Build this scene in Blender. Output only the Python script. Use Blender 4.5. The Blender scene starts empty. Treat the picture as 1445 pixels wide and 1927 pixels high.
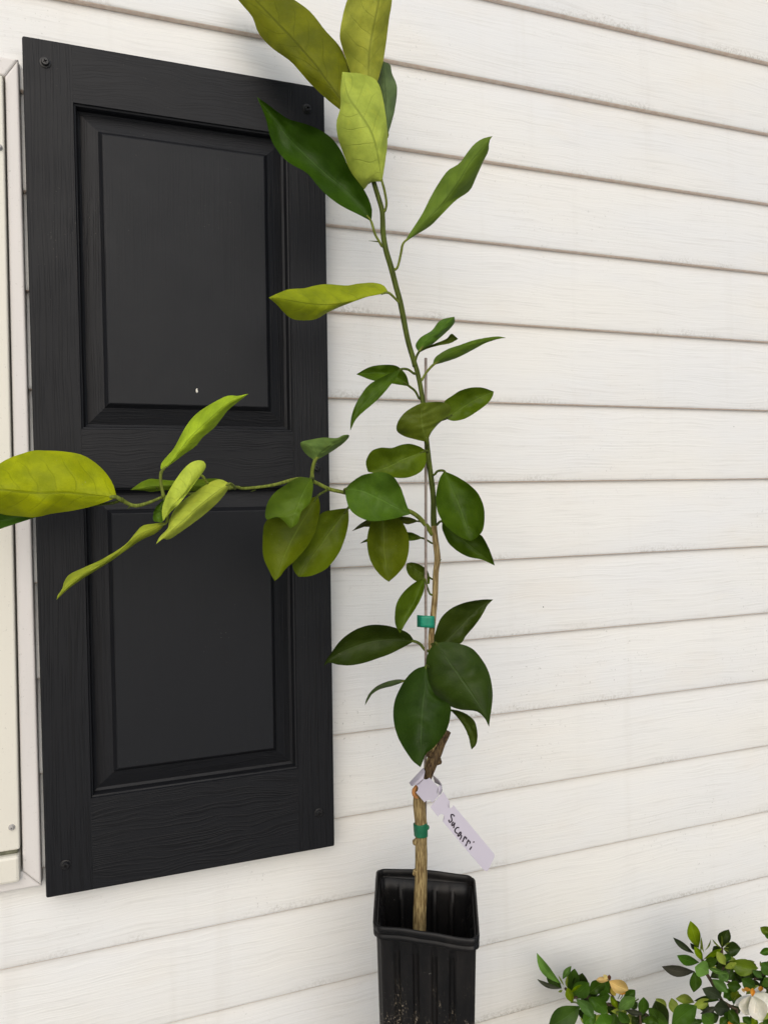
import bpy, bmesh, math, random
from mathutils import Vector, Matrix, noise
rnd = random.Random(7)
S = bpy.context.scene
COL = S.collection

# ------------------------------------------------------------------ camera
ZO = 1.562                       # height of the first siding line above the ground
CAM = Vector((0.0, -0.89323, ZO - 0.61052))
AR = Vector((0.93755011, -0.34767042, -0.01118318))   # camera right
AU = Vector((0.02344554, 0.03108306, 0.99924179))     # camera up
AW = Vector((0.34705921, 0.93710145, -0.03729325))    # viewing direction
F, CX, CY = 1447.0, 722.5, 963.5
cd = bpy.data.cameras.new('camera')
cam = bpy.data.objects.new('camera', cd)
COL.objects.link(cam)
cd.sensor_fit = 'VERTICAL'
cd.sensor_height = 24.0
cd.lens = F / 1927.0 * 24.0
cd.clip_start = 0.01
cd.clip_end = 500.0
m = Matrix((AR, AU, -AW)).transposed().to_4x4()
m.translation = CAM
cam.matrix_world = m
S.camera = cam

# ------------------------------------------------------------------ light
SUN_EL, SUN_AZ = math.radians(30), math.radians(200)   # azimuth measured from +Y towards +X
w = bpy.data.worlds.new('World')
S.world = w
w.use_nodes = True
nt = w.node_tree
bg = nt.nodes['Background']
sky = nt.nodes.new('ShaderNodeTexSky')
sky.sky_type = 'NISHITA'
sky.sun_disc = False
sky.sun_elevation = SUN_EL
sky.sun_rotation = SUN_AZ
sky.air_density = 1.0
sky.dust_density = 3.0
sky.ozone_density = 1.0
nt.links.new(sky.outputs[0], bg.inputs[0])
bg.inputs[1].default_value = 0.06
sd = bpy.data.lights.new('sun', 'SUN')
sd.energy = 1.5
sd.angle = math.radians(75)
sd.color = (1.0, 0.99, 0.975)
so = bpy.data.objects.new('sun', sd)
COL.objects.link(so)
sv = Vector((math.sin(SUN_AZ) * math.cos(SUN_EL), math.cos(SUN_AZ) * math.cos(SUN_EL), math.sin(SUN_EL)))
so.rotation_euler = sv.to_track_quat('Z', 'Y').to_euler()
so.location = sv * 6
S.view_settings.view_transform = 'Standard'
S.view_settings.look = 'None'
S.view_settings.gamma = 1.0
S.view_settings.use_curve_mapping = False
S.view_settings.exposure = 0.35

# ------------------------------------------------------------------ helpers
def ray(px, py):
    return AR * ((px - CX) / F) - AU * ((py - CY) / F) + AW

def at(px, py, d):
    """point of the place seen at a photo pixel, d metres away along the viewing axis"""
    return CAM + ray(px, py) * d

def at_z(px, py, z):
    r = ray(px, py)
    return CAM + r * ((z - CAM.z) / r.z)

def crop(ox, oy, k):
    return lambda pts: [(ox + x * k, oy + y * k) for x, y in pts]
C1 = crop(420, 0, 540 / 1445)
C2 = crop(480, 480, 500 / 1445)
C3 = crop(0, 720, 480 / 1445)
C4 = crop(460, 780, 500 / 1445)
C5 = crop(580, 1100, 400 / 1445)
CT = crop(760, 1440, 180 / 1445)
G1 = crop(1000, 1780, 240 / 1445)
G2 = crop(1220, 1720, 225 / 1445)

def lin(c):
    return tuple(((v / 255) / 12.92 if v / 255 <= 0.04045 else ((v / 255 + 0.055) / 1.055) ** 2.4) for v in c)

def link(name, me, parent=None, mats=()):
    o = bpy.data.objects.new(name, me)
    COL.objects.link(o)
    if me is not None:
        for mt in mats:
            me.materials.append(mt)
    if parent is not None:
        o.parent = parent
        o.matrix_parent_inverse = parent.matrix_world.inverted() if parent.type != 'EMPTY' else Matrix.Translation(-parent.location)
    return o

def empty(name, loc, label, cat, group=None):
    o = bpy.data.objects.new(name, None)
    o.location = loc
    o.empty_display_size = 0.02
    COL.objects.link(o)
    tag(o, label, cat, group)
    return o

def tag(o, label, cat, group=None):
    o['label'] = label
    o['category'] = cat
    if group:
        o['group'] = group
    return o

def finish(bm, name, parent, mats, smooth=True, recalc=True):
    if recalc:
        bmesh.ops.recalc_face_normals(bm, faces=bm.faces)
    for f in bm.faces:
        f.smooth = smooth
    me = bpy.data.meshes.new(name)
    bm.to_mesh(me)
    bm.free()
    return link(name, me, parent, mats)

def add_box(bm, x0, x1, y0, y1, z0, z1, bev=0.0, seg=2):
    vs = [bm.verts.new((x, y, z)) for x in (x0, x1) for y in (y0, y1) for z in (z0, z1)]
    fs = []
    for a in ((0, 1, 3, 2), (4, 6, 7, 5), (0, 4, 5, 1), (2, 3, 7, 6), (0, 2, 6, 4), (1, 5, 7, 3)):
        fs.append(bm.faces.new([vs[i] for i in a]))
    if bev:
        es = list({e for f in fs for e in f.edges})
        bmesh.ops.bevel(bm, geom=es, offset=bev, segments=seg, affect='EDGES', profile=0.5)

def catmull(pts, n):
    P = [Vector(p) for p in pts]
    if len(P) == 2:
        dense = [P[0].lerp(P[1], i / 40) for i in range(41)]
    else:
        Q = [P[0] * 2 - P[1]] + P + [P[-1] * 2 - P[-2]]
        dense = []
        for i in range(1, len(Q) - 2):
            a, b, c, d = Q[i - 1], Q[i], Q[i + 1], Q[i + 2]
            for s in range(12):
                t = s / 12
                dense.append(0.5 * (2 * b + (c - a) * t + (2 * a - 5 * b + 4 * c - d) * t * t + (3 * b - a - 3 * c + d) * t ** 3))
        dense.append(P[-1])
    L = [0.0]
    for i in range(1, len(dense)):
        L.append(L[-1] + (dense[i] - dense[i - 1]).length)
    out, j = [], 0
    for i in range(n):
        t = L[-1] * i / (n - 1)
        while j < len(L) - 2 and L[j + 1] < t:
            j += 1
        k = (t - L[j]) / max(1e-9, L[j + 1] - L[j])
        out.append(dense[j].lerp(dense[j + 1], min(1, max(0, k))))
    return out

def tube(bm, pts, rads, sides=10, rough=0.0, seed=0, cap=True):
    """tapered tube through 3-D points"""
    rings = []
    n = len(pts)
    up = Vector((0.31, -0.85, 0.42))
    for i, p in enumerate(pts):
        t = (pts[min(n - 1, i + 1)] - pts[max(0, i - 1)]).normalized()
        a = up.cross(t)
        if a.length < 1e-4:
            a = Vector((1, 0, 0)).cross(t)
        a.normalize()
        b = t.cross(a)
        r = rads[i]
        ring = []
        for s in range(sides):
            th = 2 * math.pi * s / sides
            dv = a * math.cos(th) + b * math.sin(th)
            rr = r
            if rough:
                q = p * 70 + dv * 2.2 + Vector((seed, 0, 0))
                q.z *= 0.35
                rr = r * (1 + rough * noise.noise(q) + rough * 0.6 * noise.noise(q * 2.7))
            ring.append(bm.verts.new(p + dv * rr))
        rings.append(ring)
    for i in range(n - 1):
        for s in range(sides):
            bm.faces.new((rings[i][s], rings[i][(s + 1) % sides], rings[i + 1][(s + 1) % sides], rings[i + 1][s]))
    if cap:
        bm.faces.new(rings[0][::-1])
        bm.faces.new(rings[-1])

def path3(px, ds, n):
    """photo pixels + distances -> smooth 3-D path"""
    P = [at(x, y, d) for (x, y), d in zip(px, ds)]
    return catmull(P, n)

def rpath(px, ds, rpx, n):
    """3-D path with a radius (given in photo pixels) at every control point"""
    Q = catmull([(*at(x, y, d), r * d / F) for (x, y), d, r in zip(px, ds, rpx)], n)
    return [Vector(q[:3]) for q in Q], [q[3] for q in Q]

def lerp_list(vals, n):
    out = []
    for i in range(n):
        t = i / (n - 1) * (len(vals) - 1)
        k = min(len(vals) - 2, int(t))
        out.append(vals[k] + (vals[k + 1] - vals[k]) * (t - k))
    return out

# ------------------------------------------------------------------ materials
def mat(name):
    mt = bpy.data.materials.new(name)
    mt.use_nodes = True
    t = mt.node_tree
    return mt, t, t.nodes['Principled BSDF'], t.links.new

def N(t, kind, **kw):
    n = t.nodes.new('ShaderNode' + kind)
    for k, v in kw.items():
        setattr(n, k, v)
    return n

def mth(t, op, a, b=None, c=None):
    n = N(t, 'Math', operation=op)
    for i, v in enumerate((a, b, c)):
        if v is None:
            continue
        if isinstance(v, (int, float)):
            n.inputs[i].default_value = v
        else:
            t.links.new(v, n.inputs[i])
    return n.outputs[0]

def sstep(t, v, lo, hi, a=0.0, b=1.0):
    n = N(t, 'MapRange', interpolation_type='SMOOTHSTEP')
    t.links.new(v, n.inputs[0])
    for i, q in enumerate((lo, hi, a, b)):
        n.inputs[i + 1].default_value = q
    return n.outputs[0]

def mixc(t, fac, a, b):
    n = N(t, 'Mix', data_type='RGBA')
    if isinstance(fac, (int, float)):
        n.inputs[0].default_value = fac
    else:
        t.links.new(fac, n.inputs[0])
    for i, v in ((6, a), (7, b)):
        if isinstance(v, tuple):
            n.inputs[i].default_value = (*v[:3], 1)
        else:
            t.links.new(v, n.inputs[i])
    return n.outputs[2]

def nz(t, scale, vec=None, detail=3, rough=0.55, stretch=None):
    n = N(t, 'TexNoise')
    n.inputs['Scale'].default_value = scale
    n.inputs['Detail'].default_value = detail
    n.inputs['Roughness'].default_value = rough
    if vec is None:
        vec = N(t, 'TexCoord').outputs['Object']
    if stretch:
        mp = N(t, 'Mapping')
        mp.inputs['Scale'].default_value = stretch
        t.links.new(vec, mp.inputs[0])
        vec = mp.outputs[0]
    t.links.new(vec, n.inputs['Vector'])
    return n.outputs[0]

def bump(t, b, h, dist, strength=1.0, prev=None):
    n = N(t, 'Bump')
    n.inputs['Strength'].default_value = strength
    n.inputs['Distance'].default_value = dist
    t.links.new(h, n.inputs['Height'])
    if prev is not None:
        t.links.new(prev, n.inputs['Normal'])
    t.links.new(n.outputs[0], b.inputs['Normal'])
    return n.outputs[0]

def siding_material():
    mt, t, b, ln = mat('white_vinyl_siding')
    uv = N(t, 'UVMap').outputs[0]
    sep = N(t, 'SeparateXYZ')
    ln(uv, sep.inputs[0])
    pos = N(t, 'NewGeometry').outputs['Position']
    big = nz(t, 5.0, pos, 3, 0.5, (0.6, 1, 1.6))
    c = mixc(t, sstep(t, big, 0.3, 0.7), (0.85, 0.845, 0.805), (0.82, 0.83, 0.825))
    big2 = nz(t, 9.0, pos, 4, 0.6, (0.5, 1, 1.2))
    c = mixc(t, sstep(t, big2, 0.5, 0.75, 0, 0.45), c, (0.82, 0.785, 0.715))
    drip = nz(t, 3.0, pos, 4, .6, (9, 1, .5))
    c = mixc(t, sstep(t, drip, .55, .75, 0, .22), c, (0.70, 0.685, 0.64))
    # embossed wood grain
    warp = nz(t, 14.0, pos, 2, 0.5, (0.6, 1, 1))
    mp = N(t, 'Mapping')
    mp.inputs['Scale'].default_value = (9, 1, 330)
    ln(pos, mp.inputs[0])
    add = N(t, 'VectorMath', operation='ADD')
    cmb = N(t, 'CombineXYZ')
    ln(mth(t, 'MULTIPLY', warp, 5.0), cmb.inputs[2])
    ln(mp.outputs[0], add.inputs[0])
    ln(cmb.outputs[0], add.inputs[1])
    g = N(t, 'TexNoise')
    g.inputs['Scale'].default_value = 1.0
    g.inputs['Detail'].default_value = 4
    g.inputs['Roughness'].default_value = 0.65
    ln(add.outputs[0], g.inputs['Vector'])
    grain = g.outputs[0]
    c = mixc(t, sstep(t, grain, 0.50, 0.76, 0, 0.34), c, (0.55, 0.54, 0.51))
    # grime gathered along the drip edge and scattered specks
    pat = nz(t, 11.0, pos, 4, 0.65, (0.5, 1, 1))
    fine = nz(t, 260.0, pos, 3, 0.7)
    edge = sstep(t, sep.outputs[1], 0.13, 0.02)
    gr = mth(t, 'MULTIPLY', mth(t, 'MULTIPLY', edge, sstep(t, pat, 0.48, 0.68)), sstep(t, fine, 0.42, 0.62))
    c = mixc(t, mth(t, 'MULTIPLY', gr, 0.38), c, (0.26, 0.23, 0.17))
    pat2 = nz(t, 4.0, pos, 3, 0.6)
    sp = mth(t, 'MULTIPLY', sstep(t, fine, 0.63, 0.72), sstep(t, pat2, 0.46, 0.66))
    c = mixc(t, mth(t, 'MULTIPLY', sp, 0.5), c, (0.30, 0.30, 0.27))
    vo = N(t, 'TexVoronoi')
    vo.inputs['Scale'].default_value = 16.0
    ln(pos, vo.inputs['Vector'])
    dot = mth(t, 'MULTIPLY', mth(t, 'LESS_THAN', vo.outputs['Distance'], 0.016), 1.0)
    c = mixc(t, mth(t, 'MULTIPLY', dot, 0.8), c, (0.05, 0.05, 0.04))
    # warm bounced light painted into the colour of each butt's underside
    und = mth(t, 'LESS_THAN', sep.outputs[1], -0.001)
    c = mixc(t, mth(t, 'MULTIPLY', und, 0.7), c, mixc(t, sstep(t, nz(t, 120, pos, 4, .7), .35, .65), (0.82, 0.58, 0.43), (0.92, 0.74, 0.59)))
    ln(c, b.inputs['Base Color'])
    b.inputs['Roughness'].default_value = 0.5
    b.inputs['Specular IOR Level'].default_value = 0.35
    n1 = bump(t, b, grain, 0.0008, 0.75)
    bump(t, b, nz(t, 7.0, pos, 2, .5, (.5, 1, 1.5)), 0.004, 0.35, n1)
    return mt

def trim_material(name, col, grime=0.25, scale=30):
    mt, t, b, ln = mat(name)
    pos = N(t, 'NewGeometry').outputs['Position']
    c = mixc(t, sstep(t, nz(t, scale, pos, 4, .6, (1, 1, .25)), .4, .75, 0, grime), col, tuple(v * .72 for v in col))
    c = mixc(t, mth(t, 'MULTIPLY', sstep(t, nz(t, 300, pos, 3, .7), .64, .72), .35), c, (0.3, 0.28, 0.24))
    ln(c, b.inputs['Base Color'])
    b.inputs['Roughness'].default_value = 0.5
    bump(t, b, nz(t, 90, pos, 3, .6, (1, 1, .2)), 0.0005, .4)
    return mt

def shutter_material(name, direction, amount):
    """moulded black plastic with an embossed oak grain: direction 'z' stiles, 'x' rails"""
    mt, t, b, ln = mat(name)
    pos = N(t, 'NewGeometry').outputs['Position']
    sc = (420, 420, 9) if direction == 'z' else (9, 420, 420)
    warp = nz(t, 9.0 if direction == 'z' else 16.0, pos, 2, .5, (1, 1, .35) if direction == 'z' else (.45, 1, 1))
    mp = N(t, 'Mapping')
    mp.inputs['Scale'].default_value = sc
    ln(pos, mp.inputs[0])
    cmb = N(t, 'CombineXYZ')
    ln(mth(t, 'MULTIPLY', warp, 7.0 if direction == 'z' else 20.0), cmb.inputs[0 if direction == 'z' else 2])
    add = N(t, 'VectorMath', operation='ADD')
    ln(mp.outputs[0], add.inputs[0])
    ln(cmb.outputs[0], add.inputs[1])
    g = N(t, 'TexNoise')
    g.inputs['Scale'].default_value = 1.35
    g.inputs['Detail'].default_value = 3
    ln(add.outputs[0], g.inputs['Vector'])
    grain = g.outputs[0]
    mod = sstep(t, nz(t, 10, pos, 2, .5), .35, .7, .35, 1.0)
    gg = mth(t, 'MULTIPLY', sstep(t, grain, .46, .62), mod)
    c = mixc(t, mth(t, 'MULTIPLY', gg, .6 * amount), (0.0098, 0.0105, 0.0128) if amount > .5 else (0.0120, 0.0132, 0.0158), (0.003, 0.003, 0.0035))  # panels get a lighter base: their smoother sheen is put into the colour
    dust = mth(t, 'MULTIPLY', sstep(t, nz(t, 420, pos, 2, .7), .70, .76), sstep(t, nz(t, 13, pos, 3, .6), .52, .7))
    c = mixc(t, mth(t, 'MULTIPLY', dust, .6), c, (0.22, 0.20, 0.17))
    c = mixc(t, sstep(t, nz(t, 6, pos, 4, .6), .45, .75, 0, .35), c, (0.0140, 0.0148, 0.0165))
    ln(c, b.inputs['Base Color'])
    rr = N(t, 'MapRange')
    ln(nz(t, 14, pos, 4, .6), rr.inputs[0])
    rr.inputs[3].default_value = 0.42
    rr.inputs[4].default_value = 0.62
    ln(rr.outputs[0], b.inputs['Roughness'])
    b.inputs['Specular IOR Level'].default_value = 0.5
    bump(t, b, gg, 0.0003 * amount, 0.75)
    b.inputs['Specular IOR Level'].default_value = 0.25
    return mt

_leafm = {}
def leaf_material(rgb, vein, gloss=0.45, kind='citrus', mottle=0.25):
    """rgb: surface colour (0-255); vein: +1 lighter veins, -1 darker veins"""
    key = (rgb, vein, gloss, kind)
    if key in _leafm:
        return _leafm[key]
    mt, t, b, ln = mat('leaf_%02d' % len(_leafm))
    if vein > 0 and kind == 'citrus':
        rgb = (min(255, rgb[0] * 1.06), rgb[1] * .98, rgb[2] * .5)
    elif kind == 'citrus':
        rgb = (min(255, rgb[0] * 1.04), min(255, rgb[1] * 1.10), rgb[2] * .9)
    col = lin(rgb)
    uv = N(t, 'UVMap').outputs[0]
    sep = N(t, 'SeparateXYZ')
    ln(uv, sep.inputs[0])
    pos = N(t, 'NewGeometry').outputs['Position']
    u = mth(t, 'MULTIPLY', mth(t, 'SUBTRACT', sep.outputs[0], 0.5), 2.0)
    v = sep.outputs[1]
    au = mth(t, 'ABSOLUTE', u)
    wob = mth(t, 'MULTIPLY', mth(t, 'SUBTRACT', nz(t, 30, pos, 1), 0.5), 1.1)
    big = nz(t, 38, pos, 3, .6)
    side = mth(t, 'MULTIPLY', mth(t, 'SIGN', u), 0.23)
    bend = mth(t, 'MULTIPLY', mth(t, 'POWER', au, 1.35), 1.45)
    ph = mth(t, 'ADD', mth(t, 'SUBTRACT', mth(t, 'MULTIPLY', v, 8.0), bend), mth(t, 'ADD', wob, side))
    fr = mth(t, 'ABSOLUTE', mth(t, 'SUBTRACT', mth(t, 'FRACT', ph), 0.5))
    veins = mth(t, 'MULTIPLY', sstep(t, fr, 0.06, 0.0), sstep(t, au, 1.0, 0.55))
    rib = sstep(t, au, 0.055, 0.015)
    vv = mth(t, 'MAXIMUM', mth(t, 'MULTIPLY', veins, 0.55 if vein < 0 else 0.13), rib)
    tone_a = tuple(min(1, x * 0.80) for x in col)
    tone_b = tuple(min(1, x * y) for x, y in zip(col, (1.24, 1.18, 1.25)))
    c = mixc(t, sstep(t, big, .32, .68), tone_a, tone_b)
    blot = nz(t, 120, pos, 4, .65)
    c = mixc(t, sstep(t, blot, .52, .75, 0, mottle), c, tuple(min(1, x * y + .004) for x, y in zip(col, (1.55, 1.25, .8))))
    vc = tuple(x * .55 for x in col) if vein < 0 else tuple(min(1, x * 1.6 + .02) for x in col)
    c = mixc(t, mth(t, 'MULTIPLY', vv, 0.72 if vein < 0 else 0.55), c, vc)
    vo = N(t, 'TexVoronoi', feature='DISTANCE_TO_EDGE')
    vo.inputs['Scale'].default_value = 330.0
    ln(pos, vo.inputs['Vector'])
    net = sstep(t, vo.outputs['Distance'], 0.09, 0.0)
    c = mixc(t, mth(t, 'MULTIPLY', net, .16), c, tuple(x * .6 for x in col) if vein < 0 else tuple(min(1, x * 1.5) for x in col))
    spk = mth(t, 'MULTIPLY', sstep(t, nz(t, 700, pos, 2, .6), .70, .75), sstep(t, nz(t, 60, pos, 2), .52, .68))
    c = mixc(t, mth(t, 'MULTIPLY', spk, .5), c, (.45, .45, .36))
    ln(c, b.inputs['Base Color'])
    rr = N(t, 'MapRange')
    ln(nz(t, 90, pos, 3, .6), rr.inputs[0])
    rr.inputs[3].default_value = gloss - 0.14
    rr.inputs[4].default_value = gloss + 0.20
    ln(rr.outputs[0], b.inputs['Roughness'])
    b.inputs['Specular IOR Level'].default_value = 0.19 if kind == 'citrus' else 0.26
    h = mth(t, 'SUBTRACT', mth(t, 'SUBTRACT', mth(t, 'MULTIPLY', blot, .35), vv), mth(t, 'MULTIPLY', net, .22))
    n1 = bump(t, b, h, 0.0005, 0.7)
    tr = N(t, 'BsdfTranslucent')
    tr.inputs[0].default_value = (*tuple(min(1, x * y) for x, y in zip(col, (1.5, 1.5, .8))), 1)
    mx = N(t, 'MixShader')
    mx.inputs[0].default_value = 0.22
    out = t.nodes['Material Output']
    ln(b.outputs[0], mx.inputs[1])
    ln(tr.outputs[0], mx.inputs[2])
    ln(mx.outputs[0], out.inputs[0])
    _leafm[key] = mt
    return mt

def bark_material(name, ca, cb, scale=1.0, dist=0.0012):
    mt, t, b, ln = mat(name)
    pos = N(t, 'NewGeometry').outputs['Position']
    g = nz(t, 750 * scale, pos, 4, .6, (1, 1, .11))
    g2 = nz(t, 40, pos, 3, .6)
    c = mixc(t, sstep(t, g, .40, .62), cb, ca)
    c = mixc(t, sstep(t, g2, .4, .7, 0, .45), c, tuple(v * .62 for v in ca))
    ln(c, b.inputs['Base Color'])
    b.inputs['Roughness'].default_value = .75
    b.inputs['Specular IOR Level'].default_value = .25
    bump(t, b, g, dist, .8)
    return mt

def plain_material(name, col, rough=.5, grime=(0, 0, 0), amt=.2, scale=60, bdist=.0003, spec=.4):
    mt, t, b, ln = mat(name)
    pos = N(t, 'NewGeometry').outputs['Position']
    g = nz(t, scale, pos, 4, .62)
    ln(mixc(t, sstep(t, g, .38, .72, 0, amt), col, grime), b.inputs['Base Color'])
    b.inputs['Roughness'].default_value = rough
    b.inputs['Specular IOR Level'].default_value = spec
    bump(t, b, nz(t, scale * 5, pos, 3, .6), bdist, .5)
    return mt

M_SIDING = siding_material()
M_TRIM = trim_material('white_channel_vinyl', (0.76, 0.735, 0.71), .2)
M_CREAM = trim_material('cream_window_frame', (0.80, 0.775, 0.68), .12)
M_SHUT_V = shutter_material('black_shutter_upright_grain', 'z', 1.0)
M_SHUT_H = shutter_material('black_shutter_level_grain', 'x', 0.8)
M_PANEL = shutter_material('black_shutter_panel', 'z', 0.16)
M_SCREW = plain_material('black_screw', (.012, .012, .013), .35, (.03, .03, .03), .3, 200)
M_SCREWS = plain_material('grey_screw', (.45, .44, .42), .4, (.25, .24, .22), .4, 300)
M_GLASS, _t, _b, _l = mat('window_glass')
_b.inputs['Base Color'].default_value = (.03, .04, .045, 1)
_b.inputs['Roughness'].default_value = .05
M_BARK = bark_material('citrus_bark', lin((168, 148, 102)), lin((108, 88, 54)))
M_BARKD = bark_material('dark_cut_bark', lin((112, 92, 62)), lin((52, 38, 26)))
M_STEM = bark_material('green_stem', lin((86, 99, 32)), lin((60, 70, 20)), .6, .0003)
M_BRANCH = bark_material('young_branch', lin((122, 134, 52)), lin((92, 102, 34)), .6, .0003)
M_CALLUS = plain_material('callus', lin((188, 132, 78)), .7, lin((140, 90, 50)), .5, 200)
M_STAKE = plain_material('metal_stake', lin((150, 138, 130)), .42, lin((96, 84, 76)), .6, 180, .0003, .5)
M_TAPE = plain_material('green_tape', lin((22, 138, 108)), .45, lin((12, 100, 78)), .5, 150, .0004)
M_TAPE2 = plain_material('dark_green_tape', lin((18, 104, 70)), .5, lin((10, 66, 44)), .5, 150, .0008)
M_TAG = plain_material('plastic_tag', lin((194, 189, 202)), .5, lin((187, 181, 196)), .4, 40, .00005)
M_INK = plain_material('black_ink', lin((36, 28, 40)), .6, lin((60, 48, 66)), .5, 900, .00001)

def pot_material():
    mt, t, b, ln = mat('black_pot_plastic')
    pos = N(t, 'NewGeometry').outputs['Position']
    sp = N(t, 'SeparateXYZ')
    ln(pos, sp.inputs[0])
    a = nz(t, 26, pos, 4, .65, (1, 1, .35))
    c = mixc(t, sstep(t, a, .42, .75), (.005, .005, .0053), (.017, .015, .014))
    low = sstep(t, sp.outputs[2], ZO - 1.075, ZO - 1.12)
    f = nz(t, 620, pos, 3, .7, (1, 1, .6))
    pt = nz(t, 34, pos, 3, .6, (1, 1, .6))
    d = mth(t, 'MULTIPLY', mth(t, 'MULTIPLY', low, sstep(t, pt, .48, .62)), sstep(t, f, .56, .66))
    c = mixc(t, mth(t, 'MULTIPLY', d, .75), c, lin((186, 172, 150)))
    d2 = mth(t, 'MULTIPLY', sstep(t, nz(t, 420, pos, 2, .6), .68, .74), sstep(t, nz(t, 20, pos, 2), .5, .62))
    c = mixc(t, mth(t, 'MULTIPLY', d2, .55), c, (.25, .24, .22))
    ln(c, b.inputs['Base Color'])
    b.inputs['Roughness'].default_value = .46
    b.inputs['Specular IOR Level'].default_value = .3
    bump(t, b, nz(t, 160, pos, 3, .6), .0003, .5)
    return mt
M_POT = pot_material()
M_SOIL = plain_material('potting_soil', (.007, .0055, .0045), .95, (.028, .02, .013), .6, 260, .002, .1)

def ground_material():
    mt, t, b, ln = mat('gravel_and_concrete')
    pos = N(t, 'NewGeometry').outputs['Position']
    sp = N(t, 'SeparateXYZ')
    ln(pos, sp.inputs[0])
    f = nz(t, 90, pos, 5, .7)
    bark = mixc(t, sstep(t, f, .35, .65), (.24, .245, .255), (.40, .41, .425))
    gr = mixc(t, sstep(t, nz(t, 140, pos, 4, .7), .35, .65), (.43, .445, .465), (.49, .505, .525))
    e = mth(t, 'ADD', sp.outputs[1], mth(t, 'MULTIPLY', nz(t, 5, pos, 3), .3))
    ln(mixc(t, sstep(t, e, -.9, -1.05), bark, gr), b.inputs['Base Color'])
    b.inputs['Roughness'].default_value = .95
    bump(t, b, f, .02, .8)
    return mt
M_GROUND = ground_material()

# ------------------------------------------------------------------ ground
bm = bmesh.new()
xs = [-200, -40, -10] + [-3 + .1 * i for i in range(61)] + [10, 40, 200]
ys = [-300, -60, -15, -6] + [-3 + .1 * i for i in range(31)] + [.06]
gv = [[bm.verts.new((x, y, (noise.noise(Vector((x * 6, y * 6, 0))) * .008 if abs(x) < 3 and y > -3 else 0) - .006)) for x in xs] for y in ys]
for j in range(len(ys) - 1):
    for i in range(len(xs) - 1):
        bm.faces.new((gv[j][i], gv[j][i + 1], gv[j + 1][i + 1], gv[j + 1][i]))
g = finish(bm, 'ground', None, [M_GROUND])
g['kind'] = 'structure'

# ------------------------------------------------------------------ house wall of lapped siding
PITCH = .1016
WX0, WX1 = -.78, -.0655            # window opening including its channel
WZ0, WZ1 = ZO - 1.030, ZO - .178
wall = empty('house_wall', (.5, 0, 0), 'white lapped vinyl siding wall of the house behind the potted tree', 'wall')

def board(k, xa, xb, zlo=-9, zhi=9):
    """one course: butt bottom at Z = ZO - k*PITCH"""
    zb = ZO - k * PITCH
    prof = [(-.0005, -.0005, -.08), (-.0060, -.0008, -.05), (-.0100, -.0002, -.012), (-.0109, .0010, 0.004), (-.0112, .0035, .03), (-.0110, .012, .11),
            (-.0100, .035, .34), (-.0080, .062, .60), (-.0058, .085, .83), (-.0042, PITCH + .002, 1.0), (-.0012, PITCH + .012, 1.1)]
    P_ = []
    for a, c_ in zip(prof, prof[1:] + [None]):
        if zlo <= zb + a[1] <= zhi:
            P_.append(a)
        if c_:
            for zz in (zlo, zhi):
                if (zb + a[1] - zz) * (zb + c_[1] - zz) < 0:
                    t = (zz - zb - a[1]) / (c_[1] - a[1])
                    P_.append(tuple(p + (q - p) * t for p, q in zip(a, c_)))
    prof = P_
    if len(prof) < 2:
        return
    n = max(2, int((xb - xa) / .035))
    b2 = bmesh.new()
    uvl = b2.loops.layers.uv.new('UVMap')
    rows = []
    for i in range(n + 1):
        x = xa + (xb - xa) * i / n
        wv = noise.noise(Vector((x * 2.3, k * 7.7, 0)))
        wz = noise.noise(Vector((x * 1.6, k * 3.1, 9)))
        row = []
        for (y, z, v) in prof:
            bel = noise.noise(Vector((x * 3.0, k * 5.3, v * 1.5 + 4))) * .0007 * max(0, min(1, v * 3)) * (1 - max(0, min(1, v)))
            row.append((b2.verts.new((x, y - .0006 * wv * (1 if v < .8 else 0) - bel * 2, zb + z + .0007 * wz)), (x, v)))
        rows.append(row)
    for i in range(n):
        for j in range(len(prof) - 1):
            q = [rows[i][j], rows[i + 1][j], rows[i + 1][j + 1], rows[i][j + 1]]
            f = b2.faces.new([a[0] for a in q])
            for lp, a in zip(f.loops, q):
                lp[uvl].uv = a[1]
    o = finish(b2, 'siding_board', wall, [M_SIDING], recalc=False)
    return o

for k in range(-9, 16):
    zb = ZO - k * PITCH
    if zb < .02:
        continue
    if zb + PITCH > WZ0 + .004 and zb < WZ1 - .004:
        board(k, WX1, 3.2)
        board(k, -2.6, WX0)
        board(k, WX0, WX1, WZ1 + .0012, 9)
        board(k, WX0, WX1, -9, WZ0 - .0012)
    else:
        board(k, -2.6, 3.2)
bm = bmesh.new()
add_box(bm, -2.6, WX0, .004, .1, -.02, ZO + 1.0)
add_box(bm, WX1, 3.2, .004, .1, -.02, ZO + 1.0)
add_box(bm, WX0, WX1, .004, .1, -.02, WZ0)
add_box(bm, WX0, WX1, .004, .1, WZ1, ZO + 1.0)
finish(bm, 'sheathing', wall, [M_TRIM], smooth=False)

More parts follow.
